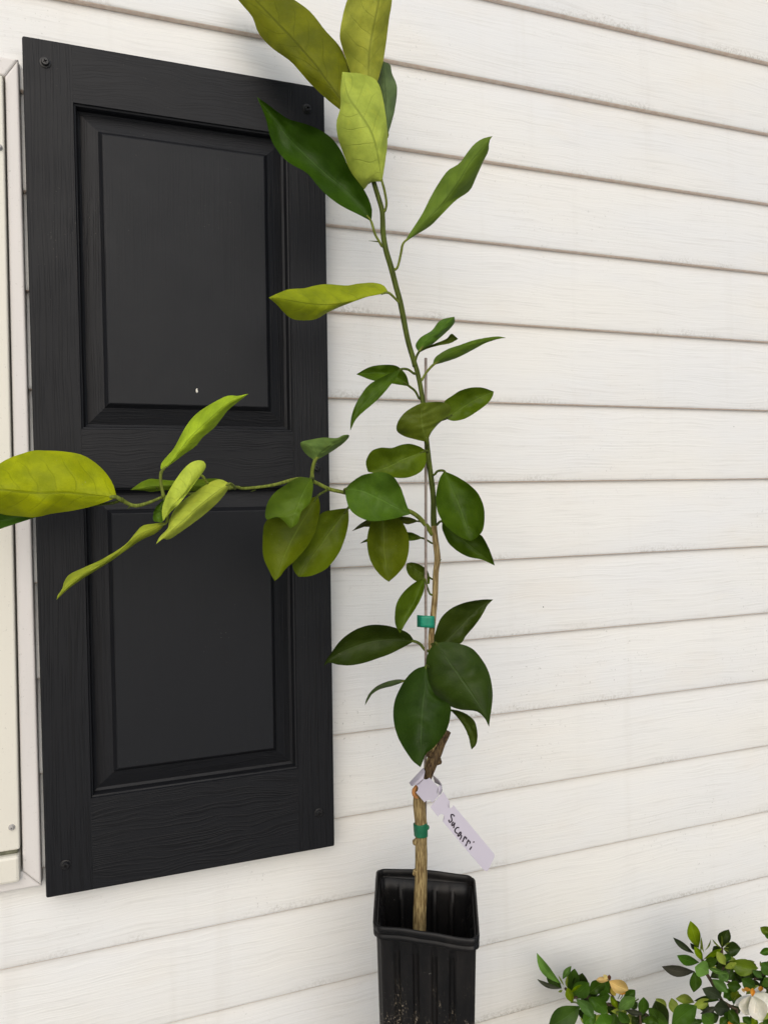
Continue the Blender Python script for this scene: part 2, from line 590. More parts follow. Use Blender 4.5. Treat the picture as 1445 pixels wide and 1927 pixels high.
# ------------------------------------------------------------------ window beside the shutter
win = empty('window', ((WX0 + WX1) / 2, 0, WZ0), 'cream framed window with white channel trim beside the black shutter', 'window')
def channel(name, quad, y0=-.021, y1=.003):
    """flat trim strip with mitred ends; quad = four (x,z) corners"""
    b2 = bmesh.new()
    fr = [b2.verts.new((x, y0, z)) for x, z in quad]
    bk = [b2.verts.new((x, y1, z)) for x, z in quad]
    b2.faces.new(fr)
    b2.faces.new(bk[::-1])
    for i in range(4):
        b2.faces.new((fr[i], bk[i], bk[(i + 1) % 4], fr[(i + 1) % 4]))
    bmesh.ops.recalc_face_normals(b2, faces=b2.faces)
    es = [e for e in b2.edges if all(abs(v.co.y - y0) < 1e-6 for v in e.verts)]
    bmesh.ops.bevel(b2, geom=es, offset=.0022, segments=3, affect='EDGES', profile=.5)
    return finish(b2, name, win, [M_TRIM], smooth=False)
CW = .0185                                     # width of the channel
xi, xo = WX1 - CW - .0005, WX1 - .0005         # right channel
li, lo = WX0 + CW, WX0
zt, zti = WZ1, WZ1 - CW
zb_, zbi = WZ0, WZ0 + CW
g_ = .0006
xit, xib = -.0785, -.0835
channel('channel', [(xib, zbi), (xo, zb_), (xo, zt), (xit, zti)])
channel('channel', [(lo, zb_), (li, zbi), (li, zti), (lo, zt)])
channel('channel', [(li, zti + g_), (xit, zti + g_), (xo, zt + g_), (lo, zt + g_)])
channel('channel', [(lo, zb_ - g_), (xo, zb_ - g_), (xib, zbi - g_), (li, zbi - g_)])
# frame boards stand a little proud of the channel, a dark gap between them
fx1 = xi - .0022
FZ0, FZ1 = ZO - .9855, zti - .002
SZ0, SZ1 = ZO - 1.0185, ZO - .9905
def fbox(name, x0, x1, y0, y1, z0, z1, mtl, bev=.0015, par=win):
    b2 = bmesh.new()
    add_box(b2, x0, x1, y0, y1, z0, z1, bev)
    return finish(b2, name, par, [mtl], smooth=False)
jr = fbox('jamb', fx1 - .05, fx1, -.026, .02, FZ0, FZ1, M_CREAM)
for v in jr.data.vertices:                      # the frame leans a little out of plumb
    if v.co.x > fx1 - .02:
        tz = (v.co.z - FZ0) / (FZ1 - FZ0)
        v.co.x += (xib + (xit - xib) * tz - .0016) - fx1
jl = fbox('jamb', li + .0022, li + .0522, -.026, .02, FZ0, FZ1, M_CREAM)
hd = fbox('head', li + .0532, fx1 - .051, -.026, .02, FZ1 - .05, FZ1, M_CREAM)
sl = fbox('sill', li + .0005, xib - .0020, -.030, .02, SZ0, SZ1, M_CREAM, .003)
fbox('sill_joint', li + .004, xib - .0035, -.0235, .02, SZ1, FZ0, plain_material('mildewed_joint', lin((120, 120, 100)), .8, lin((70, 72, 55)), .7, 120))
fbox('backing', WX0, WX1, .022, .03, WZ0, WZ1, M_TRIM, 0)
fbox('sash', li + .0532, fx1 - .051, -.012, .018, FZ0 + .001, FZ0 + .045, M_CREAM)
fbox('sash', li + .0532, fx1 - .051, -.012, .018, (FZ0 + FZ1) / 2 - .02, (FZ0 + FZ1) / 2 + .02, M_CREAM)
fbox('glass_pane', li + .05, fx1 - .048, .006, .010, FZ0 + .04, FZ1 - .045, M_GLASS, 0)

def screw(name, x, z, y, r, parent, mtl, recess):
    b2 = bmesh.new()
    n = 20
    rings = []
    for rr, yy in ((r * 1.35, 0), (r * 1.32, -.0008), (r * 1.02, -.0011), (r * .98, -.0026), (r * .8, -.0036)):
        rings.append([b2.verts.new((x + rr * math.cos(2 * math.pi * i / n), y + yy, z + rr * math.sin(2 * math.pi * i / n))) for i in range(n)])
    # cross / square recess in the head
    ins = []
    for i in range(n):
        a = 2 * math.pi * i / n + .35
        rr = r * (.52 if recess == 'cross' and i % 5 in (0, 1) else (.24 if recess == 'cross' else .42))
        ins.append((x + rr * math.cos(a), z + rr * math.sin(a)))
    rings.append([b2.verts.new((px, y - .0037, pz)) for px, pz in ins])
    rings.append([b2.verts.new((px, y - .0012, pz)) for px, pz in ins])
    for a, b_ in zip(rings, rings[1:]):
        for i in range(n):
            b2.faces.new((a[i], a[(i + 1) % n], b_[(i + 1) % n], b_[i]))
    b2.faces.new(rings[-1])
    return finish(b2, name, parent, [mtl], smooth=False)
screw('screw', -.0920, ZO - .9609, -.026, .0024, win, M_SCREWS, 'cross')
screw('screw', -.0850, ZO - .2700, -.026, .0024, win, M_SCREWS, 'cross')

# ------------------------------------------------------------------ shutter
SX0, SX1, SZB, SZT = -.0610, .2515, ZO - 1.0380, ZO - .1600
YF, YB = -.0350, -.0108                     # front face, back face (rests on the siding butts)
PX0, PX1 = -.0150, .2085
UP = (ZO - .5510, ZO - .2185)
LO = (ZO - .9395, ZO - .6120)
shut = empty('shutter', ((SX0 + SX1) / 2, YB, SZB), 'black two panel shutter with embossed wood grain screwed to the white siding', 'shutter')
BV = .0022
def sbox(name, x0, x1, z0, z1, mtl, yf=YF):
    b2 = bmesh.new()
    add_box(b2, x0, x1, yf, YB, z0, z1)
    xin = x1 if x0 == SX0 else x0
    es = [e for e in b2.edges if not all(abs(v.co.x - xin) < 1e-6 for v in e.verts)]
    bmesh.ops.bevel(b2, geom=es, offset=BV, segments=3, affect='EDGES', profile=.5)
    return finish(b2, name, shut, [mtl], smooth=False)
sbox('stile', SX0, PX0, SZB, SZT, M_SHUT_V)
sbox('stile', PX1, SX1, SZB, SZT, M_SHUT_V)
def rail(z0, z1, top, bot):
    b2 = bmesh.new()
    x0, x1 = PX0 + .00005, PX1 - .00005
    yf = YF + .00012
    prof = []
    prof += [(YB, z0)] + ([(yf + BV, z0), (yf + .0006, z0 + .0006), (yf, z0 + BV)] if bot else [(yf, z0)])
    prof += ([(yf, z1 - BV), (yf + .0006, z1 - .0006), (yf + BV, z1)] if top else [(yf, z1)]) + [(YB, z1)]
    A = [b2.verts.new((x0, y, z)) for y, z in prof]
    B = [b2.verts.new((x1, y, z)) for y, z in prof]
    n = len(prof)
    for i in range(n):
        b2.faces.new((A[i], A[(i + 1) % n], B[(i + 1) % n], B[i]))
    b2.faces.new(A[::-1])
    b2.faces.new(B)
    return finish(b2, 'rail', shut, [M_SHUT_H], smooth=False)
rail(UP[1], SZT, True, False)
rail(LO[1], UP[0], False, False)
rail(SZB, LO[0], False, True)
def raised_panel(z0, z1):
    b2 = bmesh.new()
    prof = [(0, .0003), (.0007, .0020), (.0022, .0026), (.0030, .0050), (.0036, .0105), (.0062, .0120), (.0225, .0068), (.0232, .0066), (.0272, .0016), (.0282, .0012)]
    loops = []
    for ins, dep in prof:
        c = [(PX0 + ins, z0 + ins), (PX1 - ins, z0 + ins), (PX1 - ins, z1 - ins), (PX0 + ins, z1 - ins)]
        loops.append([b2.verts.new((x, YF + dep, z)) for x, z in c])
    fh, fv = [], []
    for a, b_ in zip(loops, loops[1:]):
        for i in range(4):
            f = b2.faces.new((a[i], a[(i + 1) % 4], b_[(i + 1) % 4], b_[i]))
            f.material_index = 1 if i % 2 == 0 else 2
    f = b2.faces.new(loops[-1])
    # solid behind: closed back plate
    bk = [b2.verts.new((v.co.x, YB - .002, v.co.z)) for v in loops[0]]
    for i in range(4):
        b2.faces.new((loops[0][i], bk[i], bk[(i + 1) % 4], loops[0][(i + 1) % 4]))
    b2.faces.new(bk)
    return finish(b2, 'raised_panel', shut, [M_PANEL, M_SHUT_H, M_SHUT_V], smooth=False)
raised_panel(*UP)
raised_panel(*LO)
for (x, z) in ((-.0400, -.1834), (.2308, -.1870), (.2325, -.9944), (-.0414, -1.0055), (.2353, -.5916), (-.0405, -.5916)):
    screw('screw', x, ZO + z, YF, .0040, shut, M_SCREW, 'cross')

b2 = bmesh.new()
bmesh.ops.create_icosphere(b2, subdivisions=2, radius=1, matrix=Matrix.Translation((.1030, YF + .0012, ZO - .5075)) @ Matrix.Diagonal((.0010, .0005, .0026, 1)))
for v in b2.verts:
    v.co.x += .0008 * noise.noise(v.co * 900)
finish(b2, 'paint_fleck', shut, [M_CREAM])

# ------------------------------------------------------------------ nursery pot
RIMZ = ZO - 1.0318
quad = [at_z(*p, RIMZ) for p in ((701, 1742), (903, 1768), (894, 1647), (708, 1633))]
PC = sum(quad, Vector()) / 4
PB = .19
pot = empty('nursery_pot', (PC.x, PC.y, PB), 'tall square black plastic nursery pot with ribbed sides', 'pot')

def pot_loop(scale, z, rc, rib=0.0, grow=0.0, wob=0.0):
    """rounded square mapped on the real, slightly warped quad of the rim"""
    pts = []
    nf = 88
    for side in range(4):
        for i in range(nf):
            t = -1 + 2 * i / nf
            a, b_ = ((t, -1), (1, t), (-t, 1), (-1, -t))[side]
            # rounded corners: pull in
            over = max(0.0, abs(t) - (1 - rc)) / rc
            pull = 1 - rc * (1 - math.sqrt(max(0, 1 - over * over * .55))) * .95
            off = 1.0
            if rib:
                for gpos in (-.58, -.2, .18, .54):
                    dd = abs(t - gpos)
                    if dd < .07:
                        off -= rib * min(1, (.07 - dd) / .03)
            if side in (0, 2):
                b_ *= off
            else:
                a *= off
            a *= pull
            b_ *= pull
            u, v = (a * scale + 1) / 2, (b_ * scale + 1) / 2
            p = quad[0] * (1 - u) * (1 - v) + quad[1] * u * (1 - v) + quad[2] * u * v + quad[3] * (1 - u) * v
            d = Vector((p.x - PC.x, p.y - PC.y, 0)).normalized()
            zz = z + wob * noise.noise(Vector((p.x * 25, p.y * 25, 3)))
            pts.append(Vector((p.x, p.y, zz)) + d * grow)
    return pts

def loft(name, loops, parent, mats, close=True, capb=False, smooth=True):
    b2 = bmesh.new()
    R_ = [[b2.verts.new(p) for p in L] for L in loops]
    n = len(loops[0])
    for a, b_ in zip(R_, R_[1:]):
        for i in range(n):
            b2.faces.new((a[i], a[(i + 1) % n], b_[(i + 1) % n], b_[i]))
    if close:
        for i in range(n):
            b2.faces.new((R_[-1][i], R_[-1][(i + 1) % n], R_[0][(i + 1) % n], R_[0][i]))
    if capb:
        b2.faces.new(R_[0][::-1])
    return finish(b2, name, parent, mats, smooth=smooth)

RB = .0120           # rim band height
body = [pot_loop(.80, PB, .22), pot_loop(.80, PB + .004, .22, .085)]
for i in range(9):
    t = i / 8
    z = PB + .004 + (RIMZ - RB - .008 - PB - .004) * t
    body.append(pot_loop(.80 + .135 * t, z, .2,   .085, wob=0))
body.append(pot_loop(.945, RIMZ - RB - .003, .2, .0))
body.append(pot_loop(.945, RIMZ - RB + .004, .2, .0))
inner = [pot_loop(.925, RIMZ - RB + .004, .2), pot_loop(.905, RIMZ - RB - .010, .2)]
for i in range(8, -1, -1):
    t = i / 8
    z = PB + .008 + (RIMZ - RB - .02 - PB - .008) * t
    inner.append(pot_loop(.765 + .125 * t, z, .2, .085))
b2 = bmesh.new()
L_ = body + inner
R_ = [[b2.verts.new(p) for p in L] for L in L_]
n = len(L_[0])
for a, b_ in zip(R_, R_[1:]):
    for i in range(n):
        b2.faces.new((a[i], a[(i + 1) % n], b_[(i + 1) % n], b_[i]))
b2.faces.new(R_[0][::-1])
b2.faces.new(R_[-1])
finish(b2, 'body', pot, [M_POT])
WB = .003
loft('rim', [pot_loop(.935, RIMZ - RB - .002, .2), pot_loop(.965, RIMZ - RB - .001, .2, wob=WB), pot_loop(.994, RIMZ - RB + .0003, .2, wob=WB), pot_loop(.997, RIMZ - RB + .003, .2, wob=WB),
             pot_loop(.980, RIMZ - RB + .0042, .2, wob=WB), pot_loop(.978, RIMZ - .0064, .2, wob=WB), pot_loop(.999, RIMZ - .0056, .2, wob=WB), pot_loop(1.002, RIMZ - .0024, .2, wob=WB), pot_loop(.996, RIMZ, .2, wob=WB),
             pot_loop(.975, RIMZ + .0006, .2, wob=WB), pot_loop(.955, RIMZ - .001, .2, wob=WB), pot_loop(.948, RIMZ - .005, .2, wob=WB), pot_loop(.956, RIMZ - .0065, .2, wob=WB), pot_loop(.940, RIMZ - .011, .2, wob=WB * .5), pot_loop(.925, RIMZ - RB + .002, .2)], pot, [M_POT])

SOILZ = RIMZ - .068
b2 = bmesh.new()
ring = pot_loop(.862, SOILZ, .2, .085)
prev = None
cen = b2.verts.new((PC.x, PC.y, SOILZ + .004))
for q in range(9, 0, -1):
    s = q / 9
    cur = []
    for p in ring:
        x, y = PC.x + (p.x - PC.x) * s, PC.y + (p.y - PC.y) * s
        cur.append(b2.verts.new((x, y, SOILZ + .006 * noise.noise(Vector((x * 120, y * 120, 1))) + .004 * (1 - s))))
    if prev:
        for i in range(len(ring)):
            b2.faces.new((prev[i], prev[(i + 1) % len(ring)], cur[(i + 1) % len(ring)], cur[i]))
    prev = cur
for i in range(len(ring)):
    b2.faces.new((prev[i], prev[(i + 1) % len(ring)], cen))
soil = finish(b2, 'potting_soil', pot, [M_SOIL])
M_PERL = plain_material('perlite', (.55, .53, .5), .9, (.3, .28, .25), .4, 200)
b2 = bmesh.new()
for i in range(14):
    a, b_ = rnd.uniform(-.032, .038), rnd.uniform(-.03, .034)
    bmesh.ops.create_icosphere(b2, subdivisions=1, radius=rnd.uniform(.0007, .0017), matrix=Matrix.Translation((PC.x + a, PC.y + b_, SOILZ + .005 + rnd.uniform(-.001, .002))))
pe = finish(b2, 'perlite', pot, [M_PERL])
pe['kind'] = 'stuff'

# concrete block the pot stands on, below the picture
blk = bmesh.new()
th_ = math.atan2((quad[1] - quad[0]).y, (quad[1] - quad[0]).x)
outer = [(-.195, -.095), (.195, -.095), (.195, .095), (-.195, .095)]
M_BLOCK = plain_material('grey_concrete', (.34, .33, .31), .9, (.2, .19, .18), .6, 90, .002)
for a0, a1, b0, b1 in ((-.195, .195, -.095, -.063), (-.195, .195, .063, .095), (-.195, -.16, -.063, .063), (-.017, .017, -.063, .063), (.16, .195, -.063, .063)):
    add_box(blk, a0, a1, b0, b1, -.02, PB - .0003, .0)
block = finish(blk, 'concrete_block', None, [M_BLOCK], smooth=False)
block.location = (PC.x, PC.y, 0)
block.rotation_euler = (0, 0, th_)
tag(block, 'grey hollow concrete block standing under the black pot', 'block')

# ------------------------------------------------------------------ the citrus tree
TD = .776                                  # distance of the stem along the viewing axis
base = at(789, 1745, TD)
tree = empty('citrus_tree', (base.x, base.y, SOILZ), 'young citrus tree with broad green leaves growing in the black pot', 'tree')

trunk_px = [(788, 1830), (789, 1745), (792, 1640), (792, 1560), (789, 1510), (794, 1480), (806, 1452), (816, 1418), (821, 1395)]
stem_px = [(814, 1425), (821, 1395), (823, 1340), (817, 1260), (811, 1211), (818, 1126), (820, 1077), (823, 1050), (819, 1015), (816, 985), (815, 935), (809, 884), (803, 832), (796, 760), (787, 708), (778, 677)]
top_px = [(781, 690), (778, 677), (767, 639), (754, 573), (745, 539), (736, 504), (726, 470), (721, 440), (720, 411), (718, 392), (709, 362), (700, 330), (690, 280), (680, 225)]
def px2m(p, d):
    return p * d / F
b2 = bmesh.new()
tube(b2, *rpath(trunk_px, [TD] * 9, (12.5, 12.2, 11.4, 11, 12, 12, 9.8, 9.2, 8.5), 120), 24, .09, 3)
trunk = finish(b2, 'trunk', tree, [M_BARK])
def node(px, py, r, d, mtl, sx=1.0):
    b3 = bmesh.new()
    bmesh.ops.create_icosphere(b3, subdivisions=3, radius=1, matrix=Matrix.Translation(at(px, py, d)) @ Matrix.Diagonal((px2m(r, d) * sx, px2m(r, d), px2m(r, d) * 1.15, 1)))
    for v in b3.verts:
        v.co += (v.co - at(px, py, d)) * .35 * noise.noise(v.co * 500)
    return finish(b3, 'bark_node', trunk, [mtl])
for a in ((782, 1584, 5.5, TD - .002, M_BARK), (782, 1642, 6, TD - .002, M_BARK), (808, 1420, 6, TD - .004, M_BARKD), (824, 1432, 6.5, TD - .003, M_BARKD)):
    node(*a)
b2 = bmesh.new()
tube(b2, path3([(784, 1478), (779, 1488), (780, 1496), (786, 1502)], [TD - .008] * 4, 16), lerp_list([px2m(r, TD) for r in (2.5, 4, 4, 2.5)], 16), 10, .05)
finish(b2, 'callus', trunk, [M_CALLUS])
b2 = bmesh.new()
tube(b2, path3([(802, 1468), (812, 1440), (823, 1416), (833, 1394), (842, 1376)], [TD - .004] * 5, 30), lerp_list([px2m(r, TD) for r in (9, 9.5, 9, 7.2, 6.8)], 30), 14, .16, 9)
finish(b2, 'pruned_stub', trunk, [M_BARKD])
b2 = bmesh.new()
tube(b2, *rpath(stem_px, [TD] * len(stem_px), (7.4, 7.0, 6.2, 6.0, 6.0, 5.6, 5.5, 6.1, 5.6, 5.7, 5.2, 5.1, 4.8, 4.6, 4.6, 4.6), 130), 14, .06, 5)
stem = finish(b2, 'stem', tree, [M_BARK, M_STEM])
for p in stem.data.polygons:
    c_ = p.center - CAM
    if CY - F * c_.dot(AU) / c_.dot(AW) < 1000 + 25 * noise.noise(p.center * 90):
        p.material_index = 1
b2 = bmesh.new()
tube(b2, path3(top_px, [TD - .001 * i * .5 for i in range(len(top_px))], 90), lerp_list([px2m(r, TD) for r in (5, 5, 5.2, 5.4, 5.2, 5.4, 5.2, 5.2, 4.8, 4.6, 4.4, 4, 3.6, 3)], 90), 12, .03, 5)
finish(b2, 'stem', tree, [M_STEM])
br_px = C4([(1024, 655), (985, 600), (905, 530), (720, 470), (545, 425), (460, 405), (375, 365), (290, 350), (150, 385), (0, 402)]) + C3([(1345, 592), (1290, 602), (1150, 622), (1000, 640), (925, 648), (850, 678), (760, 697), (668, 652)])
br_d = [.776, .777, .775, .768, .760, .757, .752, .749, .742, .735, .728, .726, .719, .712, .708, .704, .700, .695]
b2 = bmesh.new()
tube(b2, path3(br_px, br_d, 110), lerp_list([px2m(r, .75) for r in (5, 4.6, 4.2, 3.8, 3.8, 3.6, 3.6, 3.6, 3.4, 3, 2.8, 2.8, 2.6, 2.5, 2.6, 2.6, 3.2, 3.6)], 110), 12, .04, 2)
finish(b2, 'branch', tree, [M_BRANCH])

def dense(px, ds):
    out = []
    for (a, da), (b_, db) in zip(zip(px, ds), zip(px[1:], ds[1:])):
        for i in range(12):
            t = i / 12
            out.append((a[0] + (b_[0] - a[0]) * t, a[1] + (b_[1] - a[1]) * t, da + (db - da) * t))
    return out
WOOD = dense(stem_px, [TD] * len(stem_px)) + dense(top_px, [TD] * len(top_px)) + dense(br_px, br_d)

def nearest_wood(x, y):
    return min(WOOD, key=lambda q: (q[0] - x) ** 2 + (q[1] - y) ** 2)

def blade(Lp, Rp, mid, d0, dt, bow, cup, wave, thick, n=32, mc=5, seed=0, ser=.35):
    """leaf blade as a closed two-sided sheet; returns bmesh, faces 0 = side seen, 1 = other side"""
    b3 = bmesh.new()
    uvl = b3.loops.layers.uv.new('UVMap')
    bs, tp = mid[0], mid[-1]
    Lq = catmull([(*p, 0) for p in [bs] + Lp + [tp]], n)
    Rq = catmull([(*p, 0) for p in [bs] + Rp + [tp]], n)
    Mq = catmull([(*p, 0) for p in mid], n)
    W = max((Lq[i] - Rq[i]).length for i in range(n))
    front, back = [], []
    for i in range(n):
        v = i / (n - 1)
        fr, bk = [], []
        wl = (Lq[i] - Mq[i]).length + 1e-6
        wr = (Rq[i] - Mq[i]).length + 1e-6
        for j in range(-mc, mc + 1):
            u = j / mc
            E_ = Lq[i] if u < 0 else Rq[i]
            p = Mq[i].lerp(E_, abs(u))
            if abs(j) == mc and 0 < i < n - 1:
                p = p + (E_ - Mq[i]).normalized() * ser * noise.noise(Vector((i * 1.7, j, seed)))
            lw = (wl if u < 0 else wr) / W * 2
            taper = math.sin(math.pi * min(1, max(0, v)))
            d = d0 + dt * v + bow * 4 * v * (1 - v) + cup * (u * u) * min(1, lw) + cup * .35 * abs(u) * min(1, lw)
            d += wave * abs(u) * taper * noise.noise(Vector((v * 4.2, u * .9, seed * 3.3)))
            d += wave * .35 * taper * noise.noise(Vector((v * 9, u * 2.5, seed * 1.3 + 40)))
            fr.append((b3.verts.new(at(p.x, p.y, d)), ((u + 1) / 2, v)))
            bk.append((b3.verts.new(at(p.x, p.y, d + thick)), ((u + 1) / 2, v)))
        front.append(fr)
        back.append(bk)
    def face(q, mi):
        f = b3.faces.new([a[0] for a in q])
        f.material_index = mi
        f.smooth = True
        for lp, a in zip(f.loops, q):
            lp[uvl].uv = a[1]
        return f
    m2 = 2 * mc
    for i in range(n - 1):
        for j in range(m2):
            a, b_, c, d = [(i, j), (i + 1, j), (i + 1, j + 1), (i, j + 1)]
            for tri in ((a, b_, c), (a, c, d)):          # both sides split along the same diagonal
                face([front[p][q] for p, q in tri], 0)
                face([back[p][q] for p, q in tri[::-1]], 1)
        face((front[i][0], back[i][0], back[i + 1][0], front[i + 1][0]), 0)
        face((front[i][m2], front[i + 1][m2], back[i + 1][m2], back[i][m2]), 0)
    for i in range(n - 1):
        for j in (0, m2):
            e = b3.edges.get((front[i][j][0], front[i + 1][j][0]))
            if e: e.smooth = False
            e = b3.edges.get((back[i][j][0], back[i + 1][j][0]))
            if e: e.smooth = False
    bmesh.ops.remove_doubles(b3, verts=b3.verts, dist=.00003)
    bmesh.ops.recalc_face_normals(b3, faces=b3.faces)
    return b3

UNDER, TOP = -1, 1
_ln = [0]
def leaf(cv, mid, Lp, Rp, rgb, side, d, dt=0.0, bow=0.0, cup=0.0, wave=.004, pet=None, back=None, gloss=.42, petr=1.0):
    _ln[0] += 1
    mid, Lp, Rp = cv(mid), cv(Lp), cv(Rp)
    b3 = blade(Lp, Rp, mid, d, dt, bow, cup * 1.35, wave * 1.7, .00045, seed=_ln[0] * 1.37)
    fm = leaf_material(rgb, side, gloss if side > 0 else .55)
    if back is None:
        back = tuple(min(255, int(c * .75 + 40 * k)) for c, k in zip(rgb, (1, 1.1, .6))) if side > 0 else (58, 88, 26)
    bmt = leaf_material(back, -side, .5)
    o = link('leaf', None, None) if False else None
    me = bpy.data.meshes.new('leaf')
    b3.to_mesh(me)
    b3.free()
    o = link('leaf', me, tree, [fm, bmt])
    # petiole
    bx, by = mid[0]
    if pet is None:
        q = nearest_wood(bx, by)
        pts = [(bx, by), ((bx + q[0]) / 2, (by + q[1]) / 2 + 3), (q[0], q[1])]
        ds = [d, (d + q[2]) / 2, q[2]]
    else:
        pp = cv(pet)
        q = nearest_wood(*pp[-1])
        pts = [(bx, by)] + pp + [(q[0], q[1])]
        ds = lerp_list([d, q[2]], len(pts))
    nx, ny = mid[1]
    k = 14 / max(14, math.hypot(nx - bx, ny - by))
    pts = [(bx + (nx - bx) * k, by + (ny - by) * k)] + pts
    ds = [d + dt * .05 + .0004 + abs(bow) * .05] + ds
    b4 = bmesh.new()
    nn = 18
    tube(b4, path3(pts, ds, nn), lerp_list([px2m(r * petr, .75) for r in (1.5, 2.5, 2.4, 2.3, 3.2)], nn), 8)
    ob = finish(b4, 'petiole', o, [M_STEM if by > 420 and side > 0 else M_BRANCH])
    return o

# --- crown
leaf(C1, [(665, 600), (545, 440), (440, 300), (240, 80), (40, -120)],
     [(585, 550), (500, 480), (420, 400), (340, 310), (250, 245), (180, 170), (150, 90), (110, 40), (60, -20), (20, -80)],
     [(660, 480), (640, 365), (590, 240), (520, 160), (440, 60), (360, 0), (240, -70), (120, -110)], (104, 105, 2), UNDER, TD + .006, .035, -.01, .008)
leaf(C1, [(735, 500), (732, 375), (740, 240), (770, 80), (785, 0), (800, -190)],
     [(670, 430), (640, 365), (600, 240), (587, 180), (600, 90), (625, 0), (680, -110)],
     [(765, 450), (780, 400), (805, 310), (820, 220), (835, 100), (850, 0), (845, -100)], (158, 156, 66), UNDER, TD + .001, -.03, .008, .010)
leaf(C1, [(825, 690), (820, 560), (815, 430), (805, 308)],
     [(810, 620), (790, 500), (775, 420), (785, 340)],
     [(848, 615), (866, 540), (875, 440), (850, 370), (840, 325)], (98, 114, 84), UNDER, TD + .012, .02, 0, .006)
leaf(C1, [(800, 915), (775, 760), (745, 660), (680, 560), (630, 490), (600, 362)],
     [(740, 920), (695, 965), (650, 900), (615, 800), (580, 700), (570, 620), (590, 540), (590, 450)],
     [(815, 820), (826, 730), (825, 640), (810, 530), (790, 440), (760, 395), (690, 370), (640, 366)], (172, 180, 88), UNDER, TD - .016, -.012, -.012, .012,
     pet=[(812, 960), (822, 1030), (808, 1075)])
leaf(C1, [(745, 1115), (650, 990), (520, 880), (420, 790), (330, 695), (270, 620), (215, 550), (170, 487)],
     [(690, 1085), (600, 1040), (530, 990), (480, 940), (420, 870), (340, 825), (290, 780), (250, 720), (230, 660), (213, 590)],
     [(748, 1050), (715, 965), (640, 860), (600, 770), (550, 700), (480, 650), (400, 620), (330, 600), (270, 560), (228, 528)], (48, 84, 14), TOP, TD - .005, -.03, .006, -.010, .006,
     pet=[(765, 1180), (785, 1215), (800, 1240)])
leaf(C1, [(905, 1228), (1000, 1130), (1100, 1030), (1180, 920), (1240, 820), (1300, 750), (1355, 685)],
     [(945, 1165), (1000, 1080), (1040, 1000), (1080, 930), (1130, 860), (1190, 820), (1250, 740), (1300, 700)],
     [(960, 1190), (1040, 1140), (1100, 1080), (1170, 1010), (1240, 960), (1270, 900), (1310, 810), (1335, 760), (1338, 715)], (98, 118, 44), UNDER, TD - .004, -.02, 0, .008,
     pet=[(893, 1284), (875, 1350)])
leaf(C2, [(725, 205), (600, 230), (490, 262), (370, 272), (250, 258), (150, 240), (75, 232)],
     [(640, 218), (560, 245), (480, 275), (400, 310), (340, 345), (290, 355), (210, 350), (160, 315), (120, 270)],
     [(700, 165), (640, 150), (560, 155), (500, 165), (400, 158), (330, 165), (270, 180), (190, 185), (130, 205)], (140, 146, 24), UNDER, TD - .006, -.04, .01, .008,
     pet=[(765, 240), (790, 265)])
leaf(C2, [(890, 528), (930, 470), (1000, 420), (1083, 335)],
     [(872, 495), (885, 465), (910, 440), (960, 410), (1000, 360), (1040, 343)],
     [(950, 495), (1000, 455), (1060, 400), (1085, 365)], (80, 110, 36), UNDER, TD - .004, .02, 0, .006, pet=[(878, 550), (870, 575)])
leaf(C2, [(893, 526), (960, 494), (1040, 470), (1104, 456)],
     [(930, 500), (985, 478), (1040, 455), (1068, 428)],
     [(940, 508), (1000, 492), (1060, 480)], (72, 94, 42), TOP, TD - .006, -.02, 0, -.003, pet=[(880, 550), (870, 575)], petr=.7)
leaf(C2, [(965, 600), (1040, 550), (1150, 500), (1260, 462), (1365, 450)],
     [(980, 555), (1050, 510), (1110, 490), (1180, 465), (1250, 450), (1320, 442)],
     [(1030, 582), (1100, 558), (1180, 518), (1250, 480), (1320, 457)], (84, 106, 24), UNDER, TD + .002, .045, 0, .004, pet=[(930, 640), (905, 680)])
leaf(C2, [(840, 715), (770, 665), (670, 640), (550, 648)],
     [(780, 705), (730, 697), (640, 682), (590, 664)],
     [(825, 660), (800, 625), (760, 600), (690, 597), (620, 610)], (70, 104, 28), TOP, TD + .010, .02, 0, -.005, pet=[(870, 740), (893, 780)])
leaf(C2, [(790, 622), (745, 668), (680, 730), (600, 800), (550, 870), (518, 955)],
     [(740, 640), (690, 665), (620, 705), (570, 770), (535, 840), (520, 900)],
     [(772, 660), (742, 700), (692, 760), (640, 810), (590, 852), (550, 892)], (66, 100, 30), TOP, TD - .008, -.025, -.012, -.003, pet=[(830, 622), (865, 645)])
leaf(C2, [(1035, 890), (1120, 835), (1200, 785), (1297, 742)],
     [(1022, 830), (1030, 795), (1070, 765), (1120, 735), (1180, 720), (1240, 722)],
     [(1080, 902), (1140, 890), (1200, 855), (1260, 810), (1290, 770)], (80, 110, 24), TOP, TD + .008, .012, 0, -.006, pet=[(980, 900), (930, 880)])
leaf(C2, [(937, 1018), (915, 950), (905, 880), (908, 803)],
     [(880, 1005), (810, 985), (770, 955), (775, 910), (810, 860), (860, 825)],
     [(955, 970), (990, 925), (1040, 880), (1064, 840), (1050, 810), (1010, 799), (960, 799)], (82, 104, 44), TOP, TD - .014, -.012, 0, .006, pet=[(936, 1045)])
leaf(C4, [(985, 198), (870, 240), (770, 290), (672, 312)],
     [(960, 178), (905, 160), (850, 165), (800, 182), (740, 180), (690, 200), (665, 240), (661, 275)],
     [(987, 260), (960, 310), (900, 340), (840, 346), (790, 337), (740, 325)], (80, 108, 22), TOP, TD - .006, -.012, 0, -.007, pet=[(995, 200)])
